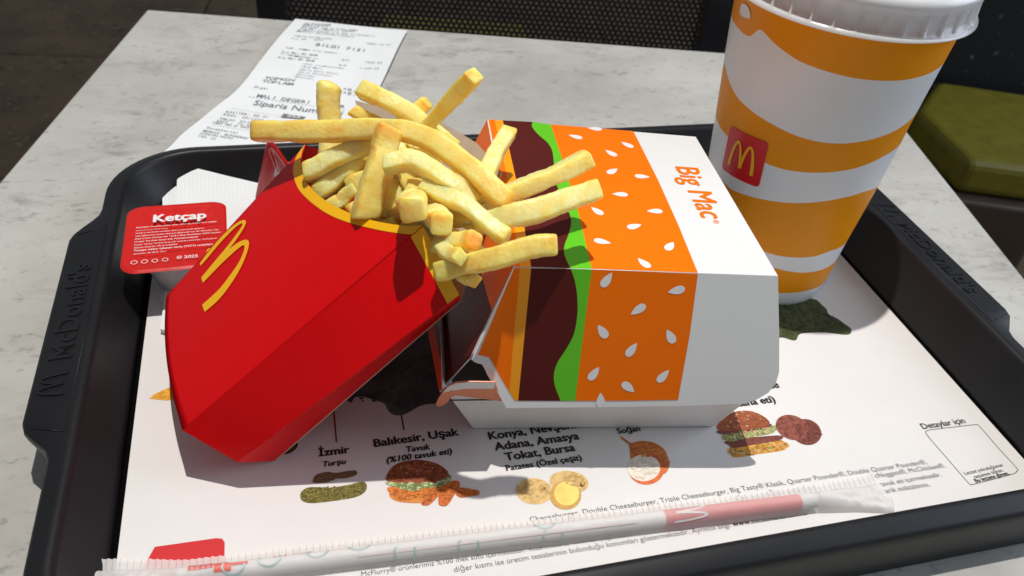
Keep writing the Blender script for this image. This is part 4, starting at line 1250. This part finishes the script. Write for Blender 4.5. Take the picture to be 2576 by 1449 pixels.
obj('yellow_band', *grid(np.array([[gpt(u_, v_, .00015) for u_ in np.linspace(0, 1, 10)] for v_ in np.linspace(.952, 1, 6)])), M_band, gus, True)
def quad(name, P, m=M_red, outward=None):
    n = np.cross(P[1] - P[0], P[2] - P[0]); n /= np.linalg.norm(n)
    if outward is not None and np.dot(n, outward) < 0: n = -n
    return cardp(name, P, n, m)
o = obj('gusset_panel', [cP2, cP3, cQ3, cQ2], [(0, 1, 2, 3)], [M_red, M_inner], carton)
# far gusset
cP5 = (cP0 + cP4) / 2 - lat * .008; cQ5 = (cQ0 + cQ4) / 2 - lat * .010
obj('gusset_panel', [cP0, cQ0, cQ5, cP5], [(0, 1, 2, 3)], [M_red], carton)
obj('gusset_panel', [cP5, cQ5, cQ4, cP4], [(0, 1, 2, 3)], [M_red], carton)
plB = plane3(cP3, cQ3, cQ4)
bt = [UP(*q, plB) for q in [(893, 252), (930, 262), (1000, 275), (1100, 300), (1200, 360), (1262, 432)]]
back_poly = [cP4, cP3, cQ3] + [bt[5], bt[4], bt[3], bt[2], bt[1], bt[0]] + [cQ4]
bo = obj('back_panel', back_poly, poly_faces(back_poly, plB[1]), [M_inner, M_red], carton)
s = bo.modifiers.new('thickness', 'SOLIDIFY'); s.thickness = .0004; s.offset = -1; s.material_offset = 1; s.material_offset_rim = 0
obj('bottom_panel', [cP0, cP5, cP4, cP3, cP2, cP1], [(0, 1, 2, 3, 4, 5)], M_red, carton)

# ------------------------------------------------------------------ fries
def fry_mat():
    m = bpy.data.materials.new('fried_potato'); m.use_nodes = True
    nt = m.node_tree; b = nt.nodes['Principled BSDF']; L = nt.links.new
    g = nt.nodes.new('ShaderNodeNewGeometry')
    oi = nt.nodes.new('ShaderNodeObjectInfo')
    n1 = nt.nodes.new('ShaderNodeTexNoise'); n1.inputs['Scale'].default_value = 95; n1.inputs['Detail'].default_value = 4
    n2 = nt.nodes.new('ShaderNodeTexNoise'); n2.inputs['Scale'].default_value = 760; n2.inputs['Detail'].default_value = 5
    L(g.outputs['Position'], n1.inputs['Vector']); L(g.outputs['Position'], n2.inputs['Vector'])
    at = nt.nodes.new('ShaderNodeAttribute'); at.attribute_name = 'crisp'
    r = nt.nodes.new('ShaderNodeValToRGB'); e = r.color_ramp.elements
    e[0].position = 0.0; e[0].color = (1.0, .84, .40, 1)
    e[1].position = 1.0; e[1].color = (.80, .36, .04, 1)
    x = e.new(.45); x.color = (.99, .71, .18, 1)
    ad = nt.nodes.new('ShaderNodeMath'); ad.operation = 'MULTIPLY_ADD'; ad.inputs[1].default_value = .8
    L(n1.outputs['Fac'], ad.inputs[0])
    ad2 = nt.nodes.new('ShaderNodeMath'); ad2.operation = 'MULTIPLY_ADD'; ad2.inputs[1].default_value = .42; ad2.inputs[2].default_value = -.42
    L(oi.outputs['Random'], ad2.inputs[0]); L(ad2.outputs[0], ad.inputs[2])
    ad3 = nt.nodes.new('ShaderNodeMath'); ad3.operation = 'ADD'
    L(ad.outputs[0], ad3.inputs[0]); L(at.outputs['Fac'], ad3.inputs[1])
    L(ad3.outputs[0], r.inputs['Fac']); L(r.outputs['Color'], b.inputs['Base Color'])
    b.inputs['Roughness'].default_value = .36
    b.inputs['Specular IOR Level'].default_value = .45
    b.inputs['Subsurface Weight'].default_value = .9
    b.inputs['Subsurface Radius'].default_value = (.0075, .0045, .0014)
    b.inputs['Subsurface Scale'].default_value = .9
    bp = nt.nodes.new('ShaderNodeBump'); bp.inputs['Strength'].default_value = .30; bp.inputs['Distance'].default_value = .0005
    vr = nt.nodes.new('ShaderNodeTexVoronoi'); vr.inputs['Scale'].default_value = 620
    L(g.outputs['Position'], vr.inputs['Vector'])
    hm = nt.nodes.new('ShaderNodeMath'); hm.operation = 'ADD'
    L(n2.outputs['Fac'], hm.inputs[0]); L(vr.outputs['Distance'], hm.inputs[1])
    rm = nt.nodes.new('ShaderNodeMapRange'); rm.inputs['To Min'].default_value = .22; rm.inputs['To Max'].default_value = .60
    L(n1.outputs['Fac'], rm.inputs['Value']); L(rm.outputs['Result'], b.inputs['Roughness'])
    L(hm.outputs[0], bp.inputs['Height']); L(bp.outputs['Normal'], b.inputs['Normal'])
    return m
M_fry = fry_mat()
def fry(pts, hw, label, roll=None, sq=.36, ratio=1.0, seedv=0, cut=(0.0, 0.0)):
    C = [U(*zF(u, v), z) for u, v, z in pts]
    C = np.array(smooth_line(C, max(2, int(44 / (len(C) - 1)))))
    n_, m_ = len(C), 32
    for k_ in range(n_):                       # slight natural wobble of the stick
        tt = k_ / (n_ - 1)
        C[k_] += np.array([noise.noise(Vector((tt * 2.2, seedv * 3.1, q_))) for q_ in (1.5, 4.5, 8.5)]) * .0016 * math.sin(math.pi * min(1, tt * 1.0))
    tpe = random.uniform(.80, 1.0); tps = 0 if 6 <= seedv <= 10 else 1
    T_ = np.gradient(C, axis=0); T_ /= np.linalg.norm(T_, axis=1)[:, None]
    view = CPOS - C.mean(0)
    up = view / np.linalg.norm(view)
    roll = roll if roll is not None else random.uniform(-.7, .7)
    L_ = np.concatenate([[0], np.cumsum(np.linalg.norm(np.diff(C, axis=0), axis=1))])
    tot = L_[-1]
    V, F, cr = [], [], []
    sd = seedv * 13.7 + 3
    def ring(c, t, s, dist_end, slant=0.0):
        a = np.cross(t, up); a /= np.linalg.norm(a); b = np.cross(a, t)
        a, b = a * math.cos(roll) + b * math.sin(roll), b * math.cos(roll) - a * math.sin(roll)
        for k in range(m_):
            th = k * 2 * math.pi / m_
            cx, sx = math.cos(th), math.sin(th)
            q = sq
            rx = math.copysign(abs(cx) ** q, cx); ry = math.copysign(abs(sx) ** q, sx)
            corner = abs(cx * sx) * 2
            rad = hw * s
            p = c + a * rx * rad * ratio * .95 + b * ry * rad * .95 + t * slant * rx * rad
            nn = (a * cx + b * sx)
            v1 = noise.noise(Vector((p * 95 + sd).tolist())); v2 = noise.noise(Vector((p * 330 + sd).tolist())); v3 = noise.noise(Vector((p * 900 + sd).tolist()))
            p = p + nn * (v1 * .00048 + v2 * .00026 + v3 * .00020) * min(1, s * s * 1.4)
            V.append(p)
            cr.append(.22 * (s > .93) * corner ** 4 + .55 * max(0, 1 - dist_end / .005) * (.40 + v1) + .40 * max(0, v2) + .25 * max(0, v3))
    # end caps are blunt, slightly domed cuts
    wf = lambda l: 1 + .045 * math.sin(l * 150 + sd) + .02 * math.sin(l * 420 + 2 * sd)
    sl0, sl1 = random.uniform(-.25, .25), random.uniform(-.25, .25)
    wf0 = wf
    wf = lambda l: wf0(l) * (1 - (1 - tpe) * ((l / tot) if tps else (1 - l / tot)))
    tp = (1 - .10 * (seedv % 3 == 0))
    caps = ((.12, .0), (.40, .0), (.66, .00002), (.86, .0001), (.955, .0003), (.99, .0009)) if sq < .6 else ((.15, .0), (.55, .0005), (.80, .0013), (.95, .0025))
    for s, off in caps:
        ring(C[0] + T_[0] * off, T_[0], s * wf(0), 0, sl0)
    for i in range(1, n_ - 1):
        if L_[i] < .0026 or tot - L_[i] < .0026: continue
        w = wf(L_[i])
        ring(C[i], T_[i], w * (1 - .10 * (i / n_) * (seedv % 3 == 0)), min(L_[i], tot - L_[i]))
    for s, off in caps[::-1]:
        ring(C[-1] - T_[-1] * off, T_[-1], s * wf(tot) * tp, 0, sl1)
    nr = len(V) // m_
    for i in range(nr - 1):
        F += [(i * m_ + k, i * m_ + (k + 1) % m_, (i + 1) * m_ + (k + 1) % m_, (i + 1) * m_ + k) for k in range(m_)]
    F += [tuple(range(m_))[::-1], tuple((nr - 1) * m_ + k for k in range(m_))]
    o = obj('french_fry', V, F, M_fry, None, True, origin=C[n_ // 2])
    at = o.data.attributes.new('crisp', 'FLOAT', 'POINT')
    at.data.foreach_set('value', np.array(cr, dtype=np.float32))
    tag(o, label, 'french fry', 'fries in and over the red carton')
    return o
# pixel path with heights, width seen in the crop, label, roll, squareness of the section
FR = [
    ([(72, 418, .0835), (420, 416, .0905), (780, 408, .0965), (1060, 455, .1015), (1350, 625, .1045), (1600, 850, .1010)], 138, 'longest fry, bent, lying across the whole pile', .15, .36),
    ([(880, 392, .1050), (830, 600, .0960), (730, 955, .0815)], 164, 'pale fry standing upright in front of the longest fry', .2, .36),
    ([(845, 622, .1000), (1000, 590, .1020), (1180, 680, .1015), (1410, 850, .0970)], 122, 'curved fry with a blunt greenish end, below the longest fry', .5, .34),
    ([(1022, 895, .1040), (1030, 820, .0965), (1040, 745, .0844)], 150, 'stubby fry poking straight out over the yellow lip', .05, .42),
    ([(1090, 750, .0970), (1330, 880, .0980), (1600, 1065, .0945)], 102, 'slim straight fry slanting down over the carton mouth', .4, .34),
    ([(1080, 880, .0854), (1200, 985, .0975)], 135, 'short fry with a white cut end beside the stubby one', .5, .36),
    ([(1180, 1270, .0859), (1480, 1190, .0960), (1720, 1125, .0990), (1900, 1110, .1005)], 142, 'thick pale fry hanging out lowest over the burger box', .12, .34),
    ([(1400, 985, .0932), (1750, 900, .1000), (2145, 775, .1025)], 135, 'thick fry reaching out farthest over the orange bun print', .15, .34),
    ([(1330, 910, .0897), (1700, 760, .0985), (2095, 580, .1040)], 112, 'fry reaching over the orange bun print, above the thick one', -.3, .34),
    ([(1400, 780, .0870), (1500, 600, .0915), (1605, 418, .0960)], 112, 'short fry rising in front of the box top corner', .2, .30),
    ([(1020, 480, .0840), (1200, 290, .1020), (1400, 75, .1220)], 96, 'fry with a browned tip rising highest above the pile', .2, .30),
    ([(708, 160, .0990), (900, 250, .0980), (1080, 370, .0920), (1280, 520, .0850)], 112, 'yellow fry slanting down behind the longest fry', .3, .36),
    ([(515, 112, .0990), (512, 350, .0859), (510, 620, .0726)], 158, 'round-tipped upright fry against the receipt', .1, .72),
    ([(370, 672, .0775), (560, 580, .0838), (790, 490, .0893)], 118, 'yellow fry leaning out over the carton left corner', .4, .36),
    ([(440, 800, .0710), (720, 590, .0822)], 100, 'fry tucked inside the mouth below the left yellow fry', .2, .36),
    ([(520, 880, .0705), (680, 760, .0779)], 90, 'small fry end deep behind the yellow lip', .2, .36),
    ([(1180, 1100, .0861), (1400, 1075, .0970)], 108, 'golden crusty fry end above the lowest pale fry', .5, .5),
    ([(1120, 1110, .0828), (1315, 1185, .0965)], 98, 'small pale fry end at the carton side corner', .3, .3),
    ([(1180, 1230, .0777), (1395, 1320, .0890)], 96, 'crumbly fry end at the lowest corner of the mouth', .3, .3),
    ([(900, 420, .0850), (1115, 235, .0980)], 90, 'yellow fry tip behind the highest fry', .2, .36),
    ([(655, 285, .0930), (830, 370, .0890)], 76, 'browned fry end against the carton back panel', .2, .40),
    ([(840, 950, .0765), (930, 740, .0837)], 125, 'fry in the shade beside the stubby one', .2, .36),
    ([(780, 975, .0775), (900, 965, .0800)], 70, 'small browned fry bit at the yellow lip', .2, .45),
    ([(1180, 900, .0870), (1480, 980, .0890)], 105, 'fry lying under the slim straight one', .2, .36),
    ([(1250, 760, .0900), (1470, 890, .0930)], 105, 'fry buried under the end of the longest fry', .2, .36),
    ([(640, 760, .0760), (860, 640, .0840)], 115, 'fry buried behind the pale upright one', .2, .36),
    ([(950, 640, .0850), (1130, 850, .0860)], 115, 'fry buried under the curved blunt one', .2, .36),
    ([(1150, 1000, .0810), (1420, 1150, .0880)], 110, 'fry buried under the golden crusty end', .2, .36),
    ([(820, 400, .0870), (960, 600, .0860)], 115, 'fry buried under the middle of the longest fry', .2, .36),
    ([(520, 640, .0730), (760, 540, .0805)], 105, 'fry buried under the left yellow fry', .2, .36),
    ([(680, 915, .0715), (1000, 895, .0780)], 100, 'fry lying along the inside of the yellow lip', .2, .36),
    ([(860, 995, .0740), (1010, 790, .0830)], 105, 'fry wedged between the lip and the stubby fry', .2, .36),
    ([(990, 1015, .0765), (1150, 930, .0855)], 105, 'fry end showing at the lip under the stubby fry', .2, .36),
    ([(420, 730, .0680), (700, 650, .0770)], 105, 'fry lying low inside the left end of the mouth', .2, .36),
]
for cx_, cy_ in ((560, 740), (700, 690), (830, 760), (960, 770), (1080, 690), (1210, 830), (1320, 950), (1130, 1060), (1230, 1160), (1000, 900), (900, 500), (1100, 560), (1300, 700), (620, 620), (760, 860)):
    a_ = random.uniform(-1.1, 1.1); l_ = random.uniform(110, 170)
    zc_ = UP(*zF(cx_, cy_), plF)[2] - .0085
    FR.append(([(cx_ - l_ * math.cos(a_), cy_ + l_ * math.sin(a_) * .8, zc_ - .004), (cx_ + l_ * math.cos(a_), cy_ - l_ * math.sin(a_) * .8, zc_ + .002)], 105, 'fry packed deep inside the carton mouth, mostly hidden by other fries', random.uniform(0, .8), .36))
for i_, (pts, wz, lab, ro_, sq) in enumerate(FR):
    mp = np.mean([U(*zF(u, v), z) for u, v, z in pts], 0)
    dep = (mp - CPOS) @ CF
    fry(pts, wz / 1.907 * K * dep / FPX / 2 / .94, lab, ro_, sq, 1.0, i_)

# ------------------------------------------------------------------ wrapped straw
M_straw = mat('white_paper_straw', (.80, .79, .78, 1), .5)
M_strawr = mat('red_straw_print', lin(226, 22, 24), .5)
M_wrap = bpy.data.materials.new('thin_wrapper_paper'); M_wrap.use_nodes = True
nt = M_wrap.node_tree; b = nt.nodes['Principled BSDF']
b.inputs['Base Color'].default_value = (.95, .91, .885, 1); b.inputs['Roughness'].default_value = .62; b.inputs['Specular IOR Level'].default_value = .2
trn = nt.nodes.new('ShaderNodeBsdfTransparent'); trl = nt.nodes.new('ShaderNodeBsdfTranslucent'); trl.inputs['Color'].default_value = (.8, .78, .77, 1)
m1 = nt.nodes.new('ShaderNodeMixShader'); m1.inputs[0].default_value = .30; m2 = nt.nodes.new('ShaderNodeMixShader'); m2.inputs[0].default_value = .46
nt.links.new(b.outputs[0], m1.inputs[1]); nt.links.new(trl.outputs[0], m1.inputs[2]); nt.links.new(m1.outputs[0], m2.inputs[1]); nt.links.new(trn.outputs[0], m2.inputs[2])
nt.links.new(m2.outputs[0], nt.nodes['Material Output'].inputs['Surface'])
M_wrap2 = M_wrap.copy(); M_wrap2.name = 'crimped_wrapper_paper'
for nd in M_wrap2.node_tree.nodes:
    if nd.type == 'MIX_SHADER' and nd.inputs[2].links and nd.inputs[2].links[0].from_node.type == 'BSDF_TRANSPARENT': nd.inputs[0].default_value = .20
RS = .0027
sa, sb = U(452, 1452, .0036), U(2050, 1258, .0036)
sd_ = (sb - sa); SL = np.linalg.norm(sd_); sd_ /= SL
se = np.array([-sd_[1], sd_[0], 0]); se /= np.linalg.norm(se)
straw = thing('wrapped_straw', ((sa + sb) / 2) * [1, 1, 0] + [0, 0, .0003], 'white paper straw with red end in a thin paper wrapper along the tray front', 'straw')
def sproj(px):
    q = U(*px, .0036); return (q - sa) @ sd_
b0_, b1_ = sproj((1672, 1312)), sproj((2012, 1268))
seg = [(0, b0_, M_straw), (b0_, b1_, M_strawr), (b1_, SL, M_straw)]
Vs, Fs, Is = [], [], []
for k_, (u0, u1, m_) in enumerate(seg):
    v_, f_ = tube([sa + sd_ * u0, sa + sd_ * u1], RS, 20, caps=False)
    kk = len(Vs); Vs += v_; Fs += [tuple(q + kk for q in ff) for ff in f_]; Is += [1 if k_ == 1 else 0] * len(f_)
so = obj('straw_tube', Vs, Fs, [M_straw, M_strawr], straw, True, Is)
def on_straw(s, ang, e=.0001):
    return sa + sd_ * s + (se * math.cos(ang) + np.array([0, 0, 1]) * math.sin(ang)) * (RS + e)
v, f = arches(3)
obj('printed_mark', [on_straw(b0_ + .003 + (q[1]) * .0125, 2.9 - q[0] * 2.5, .00025) for q in v], f, M_white, so)
# wrapper
S0, S1 = -.035, SL + .030
def wdim(s):
    l = max(0, min(1, (.001 - s) / .030)); r = max(0, min(1, (s - (SL + .001)) / .026))
    k = max(l, r)
    return (RS + .0006) * (1 - k) + (.0080 if l > r else .0062) * k, (2 * RS + .0009) * (1 - k) + (.0035 if l > r else .0022) * k, k
def W_(s, t, e=0.0):
    w, h, k = wdim(s)
    c = sa + sd_ * s
    z = .0006 + h * max(0, 1 - abs(t) ** 2.2) ** .5
    cru = noise.noise(Vector((s * 130, t * 1.6, 4))) * (.00022 + .0024 * k) + noise.noise(Vector((s * 420, t * 3, 9))) * (.00010 + .0009 * k)
    z = max(.0005, z + cru * (1 - t * t * .7))
    p = c + se * (w * t + (.0012 * noise.noise(Vector((s * 60, 1, 2))) * k))
    return np.array([p[0], p[1], z + e])
ns = 420
ts = np.linspace(-1, 1, 21)
SA, SB = sproj((560, 1440)), SL + .001
obj('wrapper_tube', *grid(np.array([[W_(s, t) for t in ts] for s in np.linspace(SA, SB, ns)])), M_wrap, straw, True)
obj('wrapper_end', *grid(np.array([[W_(s, t) for t in ts] for s in np.linspace(S0, SA, 90)])), M_wrap2, straw, True)
obj('wrapper_end', *grid(np.array([[W_(s, t) for t in ts] for s in np.linspace(SB, S1, 70)])), M_wrap2, straw, True)
# crimped seam on the far side
sf = np.linspace(S0, S1, 900)
fin = []
for s in sf:
    row = []
    for j in range(5):
        p = W_(s, 1.0); ww = j / 4 * (.0040 + .0006 * noise.noise(Vector((s * 40, 7, 7))))
        z = .0006 + .00042 * (math.sin(s * 2 * math.pi / .0021) > .1) * (j > 0) + .0007 * j / 4
        row.append((p[0] + se[0] * ww, p[1] + se[1] * ww, z))
    fin.append(row)
obj('crimped_seam', *grid(np.array(fin)), M_wrap2, straw)
M_teal = mat('pale_teal_print', lin(178, 204, 202), .5); M_pr = mat('pale_red_print', lin(226, 110, 100), .5)
def wrap_ring(s0, t0, rs, rt, m, a0_=0, a1_=2 * math.pi, wd=.0006):
    V, F = [], []
    N_ = 40
    for k in range(N_ + 1):
        a = a0_ + (a1_ - a0_) * k / N_
        for q in (1, 1 - wd / rs):
            t = max(-.98, min(.98, t0 + rt * q * math.sin(a)))
            V.append(W_(s0 + rs * q * math.cos(a), t, .00015))
    F = [(2 * k, 2 * k + 1, 2 * k + 3, 2 * k + 2) for k in range(N_)]
    obj('printed_ring', V, F, m, straw)
def wrap_rect(s0, s1, t0, t1, m):
    P = np.array([[W_(s, t, .00015) for t in np.linspace(t0, t1, 6)] for s in np.linspace(s0, s1, 6)])
    obj('printed_patch', *grid(P), m, straw)
for px_, t0 in (((680, 1430), .2), ((800, 1408), .5), ((905, 1395), .7), ((590, 1440), -.1), ((1020, 1410), -.6), ((1180, 1390), -.7), ((1370, 1335), .6), ((1395, 1372), -.8)):
    s_ = sproj(px_)
    wrap_ring(s_, t0, .0036, .75, M_teal, 2.4, 2.4 + 4.2)
s_ = sproj((480, 1425))
for k in range(5):
    wrap_rect(s_ + k * .0016, s_ + k * .0016 + .0006, -.1, .75, M_pr)
for k in range(5):
    wrap_rect(s_ - .0002, s_ + .0072, -.1 + k * .2, -.02 + k * .2, M_pr)
s_ = sproj((560, 1425))
wrap_rect(s_ - .002, s_ + .003, -.5, .25, M_pr); wrap_rect(s_ + .003, s_ + .008, -.05, .2, M_pr); wrap_rect(s_ - .004, s_ + .002, .3, .42, M_pr)
s_ = sproj((690, 1400))
for k in range(3): wrap_rect(s_ + k * .0016, s_ + k * .0016 + .0008, .45, .75, M_pr)
wrap_rect(s_ + .006, s_ + .0115, .5, .58, M_pr); wrap_rect(s_ + .0107, s_ + .0115, .5, .78, M_pr)
wrap_rect(sproj((900, 1400)), sproj((1600, 1330)), -.62, -.52, mat('faint_pink_print', lin(244, 224, 220), .5))
for k in range(10):
    s_ = sproj((860 + k * 52, 1380 - k * 6)); wrap_rect(s_, s_ + .0022, .86, .93, M_pr)
